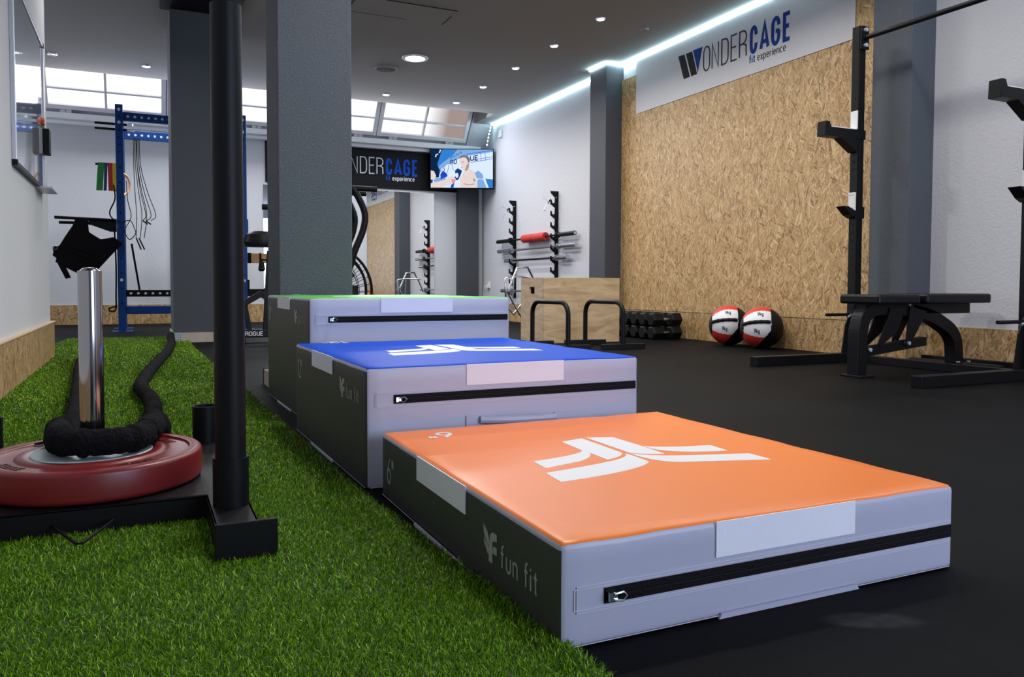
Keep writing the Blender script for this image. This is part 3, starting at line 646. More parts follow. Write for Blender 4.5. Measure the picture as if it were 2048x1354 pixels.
def rope():
    raw = [(-.345, 5.75, .045), (-.315, 4.9, .045), (-.27, 4.1, .045), (-.235, 3.45, .045), (-.215, 2.95, .045), (-.20, 2.62, .05), (-.195, 2.38, .09), (-.185, 2.18, .15), (-.175, 2.03, .163), (-.163, 1.925, .165), (-.125, 1.885, .165),
           (-.06, 1.885, .165), (-.02, 1.92, .163), (.005, 1.99, .163), (.02, 2.10, .162), (.03, 2.22, .14), (.035, 2.40, .07), (.03, 2.62, .046), (.025, 2.9, .046), (.03, 3.2, .046), (.018, 3.5, .046), (-.015, 3.85, .046), (.0, 4.2, .046), (.03, 4.6, .046), (.075, 5.1, .046), (.125, 5.6, .046), (.165, 6.1, .046), (.195, 6.6, .046), (.205, 7.05, .06), (.212, 7.30, .075)]
    pts = smooth_path(raw, 1); dense = []
    P = smooth_path(raw, 22)
    acc = 0; last = P[0]; rs = []; out = [P[0]]
    for q in P[1:]:
        if (q-out[-1]).length > .0065 or q is P[-1]: out.append(q)
    L_ = 0; prev = out[0]
    for q in out:
        L_ += (q-prev).length; prev = q
        near = 1 if q.y < 3 else .8
        rs.append(.0285+.0050*noise.noise(Vector((L_*50, 0, 0)))+.0038*noise.noise(Vector((L_*110, 5, 0)))*near)
    t = thing('battle_rope', 'thick black fabric covered rope looped round the chrome post on the plate', 'rope', (0, 0, 0))
    b = MB().tube(out, rs, 18)
    for v in b.bm.verts: v.co += Vector([noise.noise(v.co*55+Vector((k*9, 0, 0)))*.0035 for k in range(3)])
    b.build('sleeve', 'black_cloth', t, True)
    t['label'] = 'thick black fabric covered rope looped round the chrome post on the plate'
rope()
ap = thing('anchor_plate', 'perforated galvanised corner plate holding the rope at the pillar foot', 'bracket', (.225, 7.40, 0))
MB().box(-.003, .075, -.003, .0, .012, .085).build('bracket', 'zinc', ap)
g = MB()
for i in range(4):
    for j in range(3): g.cyl((.012+i*.018, -.0035, .025+j*.022), (.012+i*.018, -.0045, .025+j*.022), .004, 8)
g.build('hole', 'hole_dark', ap)

# ------------------------------------------------------------------ signs
def logo(F, E1, base, k, cols, parent, tl=.0065):
    """F(u,v,w): u rightwards in metres. right end of text at u=E1, cap height .22*k"""
    L0 = E1-1.465*k; h = .218*k; th = .0015
    P = lambda y: E1-(y-4.82)*k
    a = MB()
    for q in ([(6.285, 2.703), (6.192, 2.70), (6.105, 2.47), (6.196, 2.468)], [(6.167, 2.699), (6.075, 2.697), (5.998, 2.47), (6.083, 2.469)]): a.prism([(P(y), base+(z-2.468)*k) for y, z in q], F, th)
    a.build('letter_w', cols[0], parent)
    a = MB(); a.prism([(P(6.060), base+.235*k), (P(5.924), base+.232*k), (P(5.988), base+.015*k)], F, th); a.build('letter_w', cols[1], parent)
    a = MB()
    for ch, y in zip('ONDER', (5.905, 5.785, 5.655, 5.53, 5.423)):
        text(a, ch, P(y), base, h, F, .0145*k, .93, 0, th)
    a.build('lettering', cols[2], parent)
    a = MB()
    for ch, y, q in zip('CAGE', (5.279, 5.162, 5.028, 4.898), (.67, .92, .80, .80)): text(a, ch, P(y), base+.008*k, h*.93, F, .034*k, q, 0, th)
    a.build('lettering', cols[1], parent)
    a = MB(); x = text(a, 'fit', P(5.298), base-.078*k, .066*k, F, .0095*k, 1.15, .20, th); a.build('tagline', cols[1], parent)
    a = MB(); text(a, 'experience', P(5.200), base-.078*k, .066*k, F, tl*k, 1.0, .185, th); a.build('tagline', cols[3], parent)
sg = thing('wall_sign', 'long white sign with black and blue lettering above the wood panelled wall', 'sign', (XR-.021, 5.6, 2.295))
MB().box(-.006, 0, -1.40, 1.40, 0, CZ-2.295-.0).build('panel', 'sign_white', sg)
logo(lambda u, v, w_: Vector((-.0062-w_, 4.82-5.6-(u-0), v-2.295)), 0, 2.468, 1.0, ('ink_black', 'ink_blue', 'ink_grey', 'ink_grey'), sg)
fs = thing('banner_sign', 'long black sign with white and blue lettering above the mirrors', 'sign', (3.0, YF-.0, 1.9))
MB().box(1.53-3.0, 4.34-3.0, -.02, 0, 0, .565).build('panel', 'sign_black', fs)
logo(lambda u, v, w_: Vector((u-3.0, -.0205-w_, v-1.9)), 3.70, 2.105, 1.035, ('ink_white', 'ink_blue_bright', 'ink_white', 'ink_white'), fs, .0095)
# mirrors
for (a, b_, l) in ((1.50, 2.62, 'tall frameless wall mirror mostly hidden behind the thick grey pillar'), (2.93, 3.945, 'tall frameless wall mirror under the black sign reflecting the wood panelling')):
    t = thing('wall_mirror', l, 'mirror', ((a+b_)/2, YF, .30)); wd = (b_-a)/2
    MB().box(-wd, wd, -.012, -.002, 0, 1.565).build('glass', 'mirror', t)
    MB().box(-wd, wd, -.002, 0, 0, 1.565).build('backing', 'sign_black', t)

# TV on the corner
ang = math.atan2(10.66-11.04, 4.68-3.83); tv = thing('television', 'flat television showing a shirtless man being interviewed, hung in the far corner', 'television', (3.83, 11.04, 1.915), ang)
TW, TH_ = .93, .585
MB().box(0, TW, 0, .05, 0, TH_).build('housing', 'ink_black', tv, bevel=.004)
MB().box(TW/2-.08, TW/2+.08, .05, .14, .2, .4).build('wall_bracket', 'black_steel', tv)
emit('tv_blue', (.03, .20, .62), .55); emit('tv_dark', (.004, .02, .07), .5); emit('tv_white', (.72, .86, 1.0), .50); emit('tv_sky', (.25, .50, .92), .42)
emit('tv_skin', (1.0, .86, .84), .40); emit('tv_hair', (.20, .17, .19), .5); emit('tv_navy', (.008, .04, .20), .5); emit('tv_shade', (.55, .38, .36), .40); emit('tv_royal', (.01, .06, .55), .55); emit('tv_red', (.75, .25, .28), .55)
scr = thing('x', '', ''); bpy.data.objects.remove(scr)
sx_, sz_ = TW-.024, TH_-.03
def TF(d): return lambda u, v, w_: Vector((.012+u/1755*sx_, -.0008-d-w_, .018+(1-v/1015)*sz_))
# coordinates inside the picture: 0..1755 across, 0..1015 down
def tvp(name, poly, m_, d): MB().prism([(x, y) for x, y in poly], TF(d), .0004).build(name, m_, scr)
g = MB(); g.prism([(0, 0), (1755, 0), (1755, 1015), (0, 1015)], TF(0), .0004); scr = g.build('screen', 'tv_white', tv)
tvp('picture_background', [(0, 0), (1755, 0), (1755, 60), (900, 190), (430, 420), (250, 640), (0, 700)], 'tv_sky', .0005)
tvp('picture_background', [(300, 0), (760, 0), (600, 170), (330, 360), (150, 520), (130, 330)], 'tv_blue', .0010)
tvp('picture_background', [(0, 0), (330, 0), (250, 200), (180, 400), (260, 560), (230, 740), (0, 760)], 'tv_dark', .0015)
tvp('picture_background', [(1540, 770), (1755, 790), (1755, 1015), (1640, 1015)], 'tv_blue', .0010)
tvp('picture_background', [(80, 760), (420, 740), (420, 840), (90, 880)], 'tv_sky', .0018)
for q in ((270, 30, 24), (250, 75, 22), (195, 130, 18), (150, 150, 22), (140, 190, 20)): MB().prism([(q[0]+q[2]*a, q[1]+q[2]*b_) for a, b_ in arc(0, 0, 1, 1, 0, 330, 11)], TF(.002), .0004).build('picture_lights', 'tv_white', scr)
g = MB()
def TT(s, x, y, h, slope, stroke, sxx=1.6, gap=.3): text(g, s, x, 0, h, lambda u, v, w_: TF(.0022)(u, y-(u-x)*slope-v, w_), stroke, sxx, gap, .0004)
TT('INVITATI', 560, 255, 60, .48, 10, 1.2, .35); g.build('picture_lettering', 'tv_navy', scr); g = MB(); TT('RO', 560, 400, 110, .15, 22, 1.5, .3); g.build('picture_lettering', 'tv_navy', scr); g = MB(); TT('UE', 1120, 290, 120, .05, 28, 1.8, .35)
g.build('picture_lettering', 'tv_navy', scr)
g = MB()
for q in ([(1000, 130), (1750, 20)], [(1000, 300), (1750, 190)], [(1100, 350), (1750, 240)], [(1410, 100), (1430, 320)], [(1530, 80), (1545, 300)], [(470, 620), (520, 380), (590, 340)], [(590, 360), (640, 560)]): MB().ribbon(q, 12, TF(.0022), .0004).build('picture_girder', 'tv_royal', scr)

man = [(820, 1015), (830, 760), (900, 640), (960, 580), (940, 560), (880, 490), (870, 440), (845, 415), (850, 370), (800, 310), (810, 240), (880, 190), (960, 165), (1060, 200), (1090, 300), (1085, 420), (1100, 520), (1230, 590), (1330, 640), (1420, 760), (1500, 900), (1560, 1015)]
tvp('picture_man', man, 'tv_skin', .003); tvp('picture_hair', [(800, 250), (830, 190), (930, 150), (1040, 170), (1100, 240), (1100, 330), (1060, 350), (1020, 250), (960, 205), (880, 215)], 'tv_hair', .0036)
tvp('picture_shadow', [(1010, 420), (1080, 350), (1085, 440), (1040, 540), (985, 575), (960, 560), (985, 500)], 'tv_shade', .0036); tvp('picture_shadow', [(860, 330), (930, 320), (930, 345), (870, 350)], 'tv_shade', .0036)
tvp('picture_shadow', [(850, 480), (905, 470), (900, 490), (860, 498)], 'tv_shade', .0036); tvp('picture_shadow', [(930, 900), (1100, 930), (1230, 900), (1240, 920), (1100, 950), (930, 920)], 'tv_shade', .0036); tvp('picture_shadow', [(1200, 760), (1260, 800), (1250, 860), (1200, 830)], 'tv_shade', .0036)
tvp('picture_tattoo', [(1240, 620), (1340, 560), (1450, 640), (1500, 760), (1400, 780), (1300, 760)], 'tv_sky', .0036); tvp('picture_tattoo', [(1320, 800), (1480, 790), (1580, 1015), (1320, 1015)], 'tv_sky', .0038)
tvp('picture_microphone', [(690, 560), (760, 500), (880, 560), (860, 640), (780, 800), (720, 820), (640, 760)], 'tv_navy', .0042); tvp('picture_microphone', [(560, 1015), (600, 840), (680, 830), (640, 1015)], 'tv_royal', .0042)
tvp('picture_badge', arc(645, 665, 60, 85, 0, 330, 11), 'tv_white', .0046); tvp('picture_badge', arc(740, 690, 42, 70, 0, 330, 11), 'tv_white', .0046)
tvp('picture_hand', [(0, 1015), (0, 900), (430, 800), (480, 740), (600, 710), (710, 780), (680, 870), (600, 930), (420, 960), (300, 1015)], 'tv_skin', .005); tvp('picture_hand', [(570, 800), (700, 790), (690, 860), (620, 910)], 'tv_red', .0054)
tvp('picture_bystander', [(280, 800), (270, 660), (320, 600), (300, 540), (350, 490), (400, 520), (380, 590), (460, 650), (470, 720), (360, 760)], 'tv_royal', .0042); tvp('picture_bystander', arc(335, 540, 42, 45, 0, 330, 11), 'tv_skin', .0046)
tvp('picture_bystander', [(0, 560), (90, 580), (150, 700), (120, 800), (0, 790)], 'tv_skin', .0042); tvp('picture_bystander', [(0, 800), (60, 810), (40, 930), (0, 930)], 'tv_navy', .0046)

# small fittings on the right wall
sw = thing('junction_box', 'small square white box high on the right wall beside the television', 'electrical box', (XR, 10.49, 2.69)); MB().box(-.03, 0, -.05, .05, -.055, .055).build('housing', 'white_plastic', sw, bevel=.004); MB().box(-.033, -.03, -.042, .042, -.046, .046).build('cover', 'white_plastic', sw)
so = thing('wall_socket', 'white wall socket with a plug low on the wall beside the barbell rack', 'socket', (XR, 10.9, .51)); MB().box(-.012, 0, -.05, .05, -.05, .05).build('plate', 'white_plastic', so, bevel=.003); MB().box(-.05, -.012, -.02, .03, -.04, .0).build('plug', 'white_plastic', so, bevel=.004)
MB().tube(smooth_path([(-.03, .03, -.03), (-.02, .1, -.06), (-.02, .16, .0), (-.012, .2, -.1), (-.012, .2, -.3)], 4), .004, 6).build('cable', 'white_plastic', so, True)

# ------------------------------------------------------------------ whiteboard
wb = thing('whiteboard', 'glossy whiteboard in a silver frame mounted on the left wall', 'whiteboard', (XL, 5.2, 1.10))
MB().box(0, .014, -.63, .64, 0, .90).build('board', 'whiteboard', wb)
f_ = MB(); f_.box(0, .022, -.645, -.625, -.01, .91); f_.box(0, .022, .635, .655, -.01, .91); f_.box(0, .022, -.645, .655, .895, .915); f_.build('frame', 'frame_alu', wb, bevel=.003)
MB().box(0, .024, -.645, .655, -.016, .004).build('bottom_rail', 'black_steel', wb)
f_ = MB()
for y in (-.645, .635):
    for z in (-.014, .893): f_.box(0, .025, y-.003, y+.023, z, z+.026)
f_.build('corner_cap', 'black_rubber', wb)
MB().box(.0, .085, .30, .655, -.022, -.012).build('pen_tray', 'frame_alu', wb)
t = thing('board_eraser', 'black and grey magnetic eraser at the right end of the whiteboard', 'eraser', (XL+.0145, 5.74, 1.31)); MB().box(.008, .045, -.05, .05, 0, .155).build('grip', 'black_rubber', t, bevel=.004); MB().box(0, .008, -.05, .05, 0, .155).build('felt', 'cable_grey', t)
for z, m_, l in ((1.525, 'magnet_orange', 'orange'), (1.499, 'magnet_red', 'red'), (1.473, 'magnet_green', 'green')):
    tag(MB().lathe([(0, 0), (.012, 0), (.014, .006), (.010, .018), (0, .020)], M=Matrix.Translation((XL+.0142, 5.74, z)) @ Matrix.Rotation(R(90), 4, 'Y'), seg=20).build('magnet', m_, smooth=True), 'round %s magnet near the right edge of the whiteboard' % l, 'magnet', 'whiteboard magnets')

# ------------------------------------------------------------------ blue power rack
def perforated(mb_, holes, p0, p1, n, axis, r=.011, m='hole_dark'):
    pass
def blue_rack():
    t = thing('power_rack', 'tall blue steel power rack standing at the far left wall', 'rack', (0, 0, 0)); yf, yr = 9.40, 10.02
    X0, X1 = -.20, 1.04; w_ = .0375; Ht = 2.40
    def upright(x, y, ht):
        o = MB().box(x-w_, x+w_, y-w_, y+w_, .005, ht).build('upright', 'blue_steel', t, bevel=.004)
        g = MB(); z = .3
        while z < ht-.05 and y < 9.5:
            MB().cyl((x, y-w_-.0012, z), (x, y-w_+.001, z), .0095, 10).build('hole', 'hole_dark', o)
            z += .16 if z < 1.85 else .075
        for z in (ht-.055, ht-.19, .55): MB().cyl((x, y-w_-.008, z), (x, y-w_, z), .017, 8).build('bolt', 'white_plastic', o)
        return o
    for x in (X0, X1): upright(x, yf, Ht); upright(x, yr, Ht-.03)
    def beam(name, a, b_, z0, z1, y, m_, hm, hn):
        o = MB().box(a, b_, y-.025, y+.025, z0, z1).build(name, m_, t, bevel=.004)
        if hn:
            for i in range(hn):
                x = a+(b_-a)*(i+.7)/(hn+.4); MB().cyl((x, y-.0262, (z0+z1)/2), (x, y-.024, (z0+z1)/2), .0135, 12).build('hole', hm, o)
    beam('crossbeam', X0+w_, X1-w_, 2.235, 2.325, yf, 'blue_steel', 'hole_light', 17); beam('crossbeam', X0+w_, X1-w_, 2.145, 2.245, yr, 'blue_steel', 'hole_light', 17)
    beam('lower_beam', X0+w_, X1-w_, .372, .445, yf, 'black_steel', 'hole_light', 16); beam('lower_beam', X0+w_, X1-w_, .185, .27, yf, 'blue_steel', 'hole_light', 0)
    beam('lower_beam', X1+w_, 1.95, .372, .455, yf, 'black_steel', 'hole_light', 0)
    MB().box(X1-w_-.012, X1+w_+.012, yf-w_-.006, yf+w_+.006, 1.04, 1.24).build('collar', 'blue_steel', t, bevel=.003); MB().box(X1+w_, X1+w_+.02, yf-.04, yf+.04, .45, .56).build('bracket', 'black_steel', t)
    for x in (X0, X1):
        MB().box(x-.1, x+.1, yf-.1, yf+.1, 0, .006).build('foot_plate', 'blue_steel', t); MB().box(x-.1, x+.1, yr-.1, yr+.1, 0, .006).build('foot_plate', 'blue_steel', t)
        MB().box(x-.025, x+.025, yf+w_, yr-w_, Ht-.12, Ht-.05).build('side_beam', 'blue_steel', t)
    for z in (2.195, 2.14):
        MB().cyl((-.43, yf, z), (-.10, yf-.0, z), .013, 12).build('storage_peg', 'black_steel', t, True)
    g = MB().cyl((-.12, yf-.02, 2.19), (-.07, yf-.05, 2.19), .014, 10); g.cyl((-.12, yf-.02, 2.135), (-.06, yf-.05, 2.125), .014, 10); g.build('j_hook', 'zinc', t, True)
    MB().cyl((-.43, yf, 1.765), (-.24, yf, 1.765), .012, 12).build('storage_peg', 'black_steel', t, True)
    g = MB().cyl((-.81, yf-.03, 1.192), (-.24, yf-.03, 1.18), .016, 12); g.cyl((-.775, yf+.03, 1.145), (-.24, yf+.03, 1.15), .016, 12); g.build('dip_handle', 'black_steel', t, True)
    MB().prism([(-.50, 1.20), (-.24, 1.19), (-.24, 1.06), (-.30, 1.06), (-.48, 1.125), (-.50, 1.125)], lambda u, v, w2: Vector((u, yf-.02+w2, v)), .04).build('dip_bracket', 'black_steel', t)
    MB().bar((-.10, yf+.06, .94), (-.02, yf+.06, .38), .05, .02).build('strap', 'black_cloth', t)
blue_rack()
def band(x0, x1, zb, m_, label, skew=0, y=9.40):
    g = MB(); zt = 1.778
    for s_, yy in ((0, y-.016), (1, y+.014)):
        g.prism([(x0, zt), (x1, zt), (x1+skew, zb), (x0+skew, zb)], lambda u, v, w_: Vector((u, yy+w_, v)), .003)
    g.box(x0, x1, y-.016, y+.017, zt-.0005, zt+.003); g.prism([(x0+skew, zb), (x1+skew, zb), (x1+skew, zb-.004), (x0+skew, zb-.004)], lambda u, v, w_: Vector((u, y-.016+w_, v)), .033)
    tag(g.build('resistance_band', m_), label, 'resistance band', 'bands on the rack peg')
band(-.405, -.345, 1.495, 'band_green', 'green exercise band, leftmost on the peg of the blue rack', -.02)
band(-.3445, -.316, 1.495, 'band_navy', 'dark blue exercise band between the green and the red one', -.012)
band(-.314, -.272, 1.495, 'band_red', 'red exercise band between dark blue and yellow on the peg', .004)
band(-.270, -.240, 1.495, 'band_yellow', 'yellow exercise band hanging closest to the blue upright', .0)
# gym ring, straps, jump ropes
gr = thing('gym_ring', 'pale wooden gymnastic ring hanging behind the blue upright', 'gymnastic ring', (-.185, 9.56, 1.585), R(50))
MB().tube([(.115*math.cos(a), 0, .115*math.sin(a)) for a in np.linspace(0, 2*PI, 33)[:-1]], .014, 10, True).build('ring', 'wood_ring', gr, True)
MB().box(-.012, .028, -.004, .004, .115, .56).build('strap', 'black_cloth', gr)
def jumprope(x, label, yy, zlow, bend, hz):
    t = thing('jump_rope', label, 'jump rope', (x, yy, 2.15), 0, 'jump ropes hung on the blue rack')
    for dx, b_ in ((0, bend), (.025, bend+.03), (.05, bend+.055)):
        MB().tube(smooth_path([(dx*.5, 0, 0), (dx*.7, 0, -.3), (dx+b_*.4, 0, -.6), (dx+b_, 0, -.85), (dx+b_*.6, 0, zlow)], 5), .0045, 6).build('cord', 'black_rubber', t, True)
    for k in (0, 1): MB().cyl((bend*.6+.03*k, 0, zlow-.0), (bend*.6+.05+.035*k, 0, zlow-hz), .008, 8).build('handle', 'black_rubber', t, True)
jumprope(-.07, 'thin dark jump rope hanging longest beside the blue upright', 9.96, -1.12, .02, .13)
jumprope(-.035, 'thicker black rubber jump rope coiled at the middle of the blue rack', 9.98, -.92, .08, .04)
st = thing('suspension_strap', 'tangled black suspension straps wound round the blue upright', 'strap', (-.2, 9.35, 1.1))
MB().tube(smooth_path([(-.06, 0, .45), (-.05, -.01, .3), (-.10, -.01, .17), (-.08, -.01, .10), (.0, -.02, .06), (.09, -.01, .08), (.13, 0, .0), (.14, 0, -.06), (.08, -.01, -.12), (.04, 0, -.02), (.10, 0, .12), (.07, 0, .3), (.06, 0, .5)], 6), .010, 8, flat=.4).build('webbing', 'black_cloth', st, True)
MB().tube(smooth_path([(-.06, 0, -.0), (-.05, 0, -.4), (-.055, 0, -.7), (-.06, 0, -.86), (-.11, -.01, -.88), (-.12, -.01, -.85), (-.06, 0, -.83)], 6), .008, 8).build('foot_loop', 'black_cloth', st, True)
# weighted vest
vs = thing('weight_vest', 'black weighted vest hanging from the dip handles of the blue rack', 'vest', (-.55, 9.36, 1.17))
VX = lambda u, v: ((u-640)/1934*200/1580*9.35, -(v-150)/1354*140/1580*9.35)
out = [(530, 105), (720, 130), (715, 240), (722, 350), (900, 470), (1010, 450), (1100, 425), (1240, 530), (1080, 710), (880, 950), (800, 1060), (610, 1090), (400, 975), (290, 900), (220, 870), (240, 800), (180, 760), (200, 700), (180, 620), (280, 600), (370, 440), (480, 260), (510, 190)]
g = MB().prism([VX(*p_) for p_ in out], lambda u, v, w_: Vector((u, -.05+w_, v)), .09); g.build('body', 'black_cloth', vs, bevel=.012)
g = MB().prism([VX(*p_) for p_ in [(250, 880), (330, 840), (450, 1130), (370, 1150)]], lambda u, v, w_: Vector((u, -.055+w_, v)), .02); g.build('waist_strap', 'black_cloth', vs)
g = MB()
for i in range(3): g.prism([VX(*p_) for p_ in [(420+i*70, 560+i*110), (820+i*20, 700+i*90), (800+i*20, 740+i*90), (400+i*70, 600+i*110)]], lambda u, v, w_: Vector((u, -.058+w_, v)), .01)
g.build('webbing', 'black_cloth', vs)
MB().tube([(VX(820, 1000)[0]+.022*math.cos(a), -.06, VX(820, 1010)[1]+.022*math.sin(a)) for a in np.linspace(0, 2*PI, 17)[:-1]], .006, 6, True).build('buckle', 'steel', vs, True)
MB().tube([(VX(230, 630)[0]+.018*math.cos(a), -.055, VX(230, 630)[1]+.018*math.sin(a)) for a in np.linspace(0, 2*PI, 17)[:-1]], .005, 6, True).build('buckle', 'steel', vs, True)
# board with a strap on the rack's far side
bd = thing('hang_board', 'brown wooden board strapped up beside the right post of the blue rack', 'board', (1.25, 9.40, .80))
MB().box(-.172, .25, -.02, .02, -.05, .06).build('board', 'wood_brown', bd, bevel=.004)
g = MB().box(-.165, -.13, -.024, .024, -.052, .064); g.box(-.04, -.02, -.024, .024, -.052, .064); g.build('strap', 'black_cloth', bd)

# ------------------------------------------------------------------ air bike
def bike():
    t = thing('air_bike', 'black air bike with caged fan half hidden behind the thick grey pillar', 'exercise bike', (0, 7.2, 0))
    MB().box(.72, 1.95, -.05, .05, .045, .115).build('base_rail', 'black_steel', t, bevel=.006)
    for x in (.74, 1.90): MB().box(x-.035, x+.035, -.30, .30, 0, .055).build('foot_bar', 'black_steel', t, bevel=.006)
    nm = MB(); text(nm, 'ROGUE', .80, .062, .034, lambda u, v, w_: Vector((u, -.0505-w_, v)), .0068, 1.5, .30, .001); nm.build('lettering', 'ink_white', t)
    g = MB().bar((1.50, 0, .11), (.95, 0, .42), .05, .06); g.bar((.95, 0, .43), (.78, 0, .33), .05, .05); g.bar((.98, 0, .11), (1.02, 0, .80), .045, .055); g.bar((.84, 0, .11), (.80, 0, .34), .03, .04); g.build('frame', 'black_steel', t, bevel=.004)
    g = MB().lathe([(0, .04), (.06, .05), (.10, .03), (.115, -.02), (.10, -.05), (0, -.05)], seg=24, M=Matrix.Translation((.95, 0, .90)) @ Matrix.Diagonal((1.35, 1.0, 1.35, 1))); g.build('seat', 'black_vinyl', t, True)
    g = MB(); g.cyl((.94, -.05, .70), (.94, -.05, .635), .020, 12, .030); g.cyl((.94, -.05, .635), (.94, -.05, .62), .030, 12, .018); g.cyl((.94, -.05, .73), (.94, -.05, .70), .010, 8); g.cyl((.94, -.05, .72), (1.0, 0, .72), .008, 8); g.build('adjust_knob', 'black_rubber', t, True)
    g = MB().cyl((.93, -.19, 1.165), (1.12, -.19, 1.165), .024, 12); g.build('grip', 'black_rubber', t, True); MB().tube(smooth_path([(1.12, -.19, 1.165), (1.28, -.19, 1.10), (1.42, -.17, .75), (1.5, -.14, .2)], 5), .024, 10).build('handle_arm', 'black_steel', t, True)
    cx, cz, r_ = 1.50, .45, .40
    for y in (-.10, .10):
        g = MB(); g.tube([(cx+r_*math.cos(a), y, cz+r_*math.sin(a)) for a in np.linspace(0, 2*PI, 49)[:-1]], .013, 8, True)
        for rr_ in (.34, .27, .20, .13, .07): g.tube([(cx+rr_*math.cos(a), y*1.15, cz+rr_*math.sin(a)) for a in np.linspace(0, 2*PI, 33)[:-1]], .0035, 5, True)
        for k_ in range(36):
            a = 2*PI*k_/36; a2 = a+.35; g.tube([(cx+.06*math.cos(a), y*1.15, cz+.06*math.sin(a)), (cx+.2*math.cos(a+.2), y*1.15, cz+.2*math.sin(a+.2)), (cx+r_*math.cos(a2), y, cz+r_*math.sin(a2))], .0028, 5)
        g.build('fan_cage', 'black_steel', t, True)
    g = MB()
    for k_ in range(10):
        a = 2*PI*k_/10; g.bar((cx+.05*math.cos(a), 0, cz+.05*math.sin(a)), (cx+.30*math.cos(a), 0, cz+.30*math.sin(a)), .10, .004, (0, 1, 0))
    g.cyl((cx, -.12, cz), (cx, .12, cz), .05, 16); g.build('fan', 'black_steel', t)
    for y in (-.19, .19):
        MB().tube(smooth_path([(cx-.05, y*.75, .12), (1.66, y*.9, .60), (1.72, y, .80), (1.80, y, 1.0), (1.815, y, 1.15), (1.75, y, 1.30), (1.70, y, 1.37)], 5), .030, 12).build('handle_arm', 'black_steel', t, True)
        MB().cyl((1.70, y, 1.365), (1.925, y, 1.365), .024, 12).build('grip', 'black_rubber', t, True)
bike()

# ------------------------------------------------------------------ wall barbell storage
def hookpost(y, label):
    t = thing('barbell_rack', label, 'barbell rack', (XR, y, 0), 0, 'wall mounted barbell holders')
    zs = [1.54, 1.40, 1.26, 1.12, .98, .84, .70, .56, .42]
    p_ = [(0, .33), (0, 1.68), (-.106, 1.68), (-.100, 1.655), (-.045, 1.60)]
    for z in zs: # a notch per bar, tooth pointing up
        p_ += [(-.045, z+.045), (-.047, z+.006), (-.056, z-.009), (-.078, z-.009), (-.088, z+.006), (-.090, z+.032), (-.106, z+.036), (-.106, z-.022), (-.045, z-.066)]
    p_ += [(-.045, .33)]
    MB().prism(p_, lambda u, v, w_: Vector((u, -.006+w_, v)), .012).build('hook_plate', 'black_steel', t)
    MB().box(-.006, 0, -.012, .012, .33, 1.68).build('back_plate', 'black_steel', t)
    g = MB()
    for z in (1.60, 1.0, .45): g.cyl((-.03, -.0075, z), (-.03, -.005, z), .009, 8)
    g.build('bolt', 'steel', t)
hookpost(9.98, 'black wall holder with upward hooks, the far one nearer the television'); hookpost(8.75, 'black wall holder with upward hooks, the near one right of the red pad')
def barbell(z, y0, y1, rs, slen, msl, msh, label, x=XR-.067, rsh=.013):
    t = thing('barbell', label, 'barbell', (x, (y0+y1)/2, z), 0, 'barbells on the wall holders'); L_ = (y1-y0)/2
    MB().cyl((0, -L_+slen, 0), (0, L_-slen, 0), rsh, 14).build('shaft', msh, t, True)
    for s_ in (-1, 1):
        e = MB().cyl((0, s_*(L_-slen), 0), (0, s_*L_, 0), rs, 18).build('sleeve', msl, t, True)
        MB().cyl((0, s_*(L_-slen-.03), 0), (0, s_*(L_-slen), 0), rs*1.45, 18).build('collar', msl, e, True)
        MB().cyl((0, s_*L_, 0), (0, s_*(L_+.003), 0), rs*.7, 14).build('end_cap', 'zinc', e)
barbell(1.13, 8.20, 10.45, .027, .42, 'black_tube', 'black_steel', 'black barbell with a red foam pad, topmost on the wall holders')
barbell(.99, 8.17, 10.42, .027, .42, 'steel', 'steel', 'plain steel barbell directly below the one with the red pad')
barbell(.85, 8.38, 10.18, .027, .25, 'steel', 'black_steel', 'shorter barbell with black shaft and steel sleeves, third from the top')
barbell(.43, 8.45, 10.30, .026, .30, 'steel', 'steel', 'steel bar resting in the lowest hook behind the wooden box')
rp = thing('bar_pad', 'thick red foam pad wrapped round the topmost barbell', 'pad', (XR-.067, 9.27, 1.13))
for k_ in (-1, 1): MB().lathe([(.014, -.16), (.050, -.16), (.055, -.145), (.055, .145), (.050, .16), (.014, .16)], seg=24, M=Matrix.Translation((0, k_*.163, 0)) @ Matrix.Rotation(R(90), 4, 'X')).build('foam', 'red_foam', rp, True)
for y, z, l in ((10.02, 1.545, 'chrome spring clip hanging from the far barbell holder'), (8.79, 1.545, 'chrome spring clip hanging from the near barbell holder')):
    t = thing('spring_clip', l, 'barbell clip', (XR-.11, y-.04, z), 0, 'spring clips on the barbell holders')
    g = MB().tube([(.025*math.cos(a)-.0, 0+a*.0012, .025*math.sin(a)) for a in np.linspace(0, 5*PI, 50)], .0035, 6); g.tube([(-.02, 0, 0), (-.10, -.02, .045), (-.12, -.02, .03)], .003, 6); g.tube([(-.02, .015, 0), (-.09, 0, -.10), (-.075, 0, -.12), (-.06, .01, -.09)], .003, 6); g.build('coil', 'chrome', t, True)
    MB().cyl((-.02, 0, .0), (.01, .01, .03), .010, 8).build('grip', 'black_rubber', t, True)
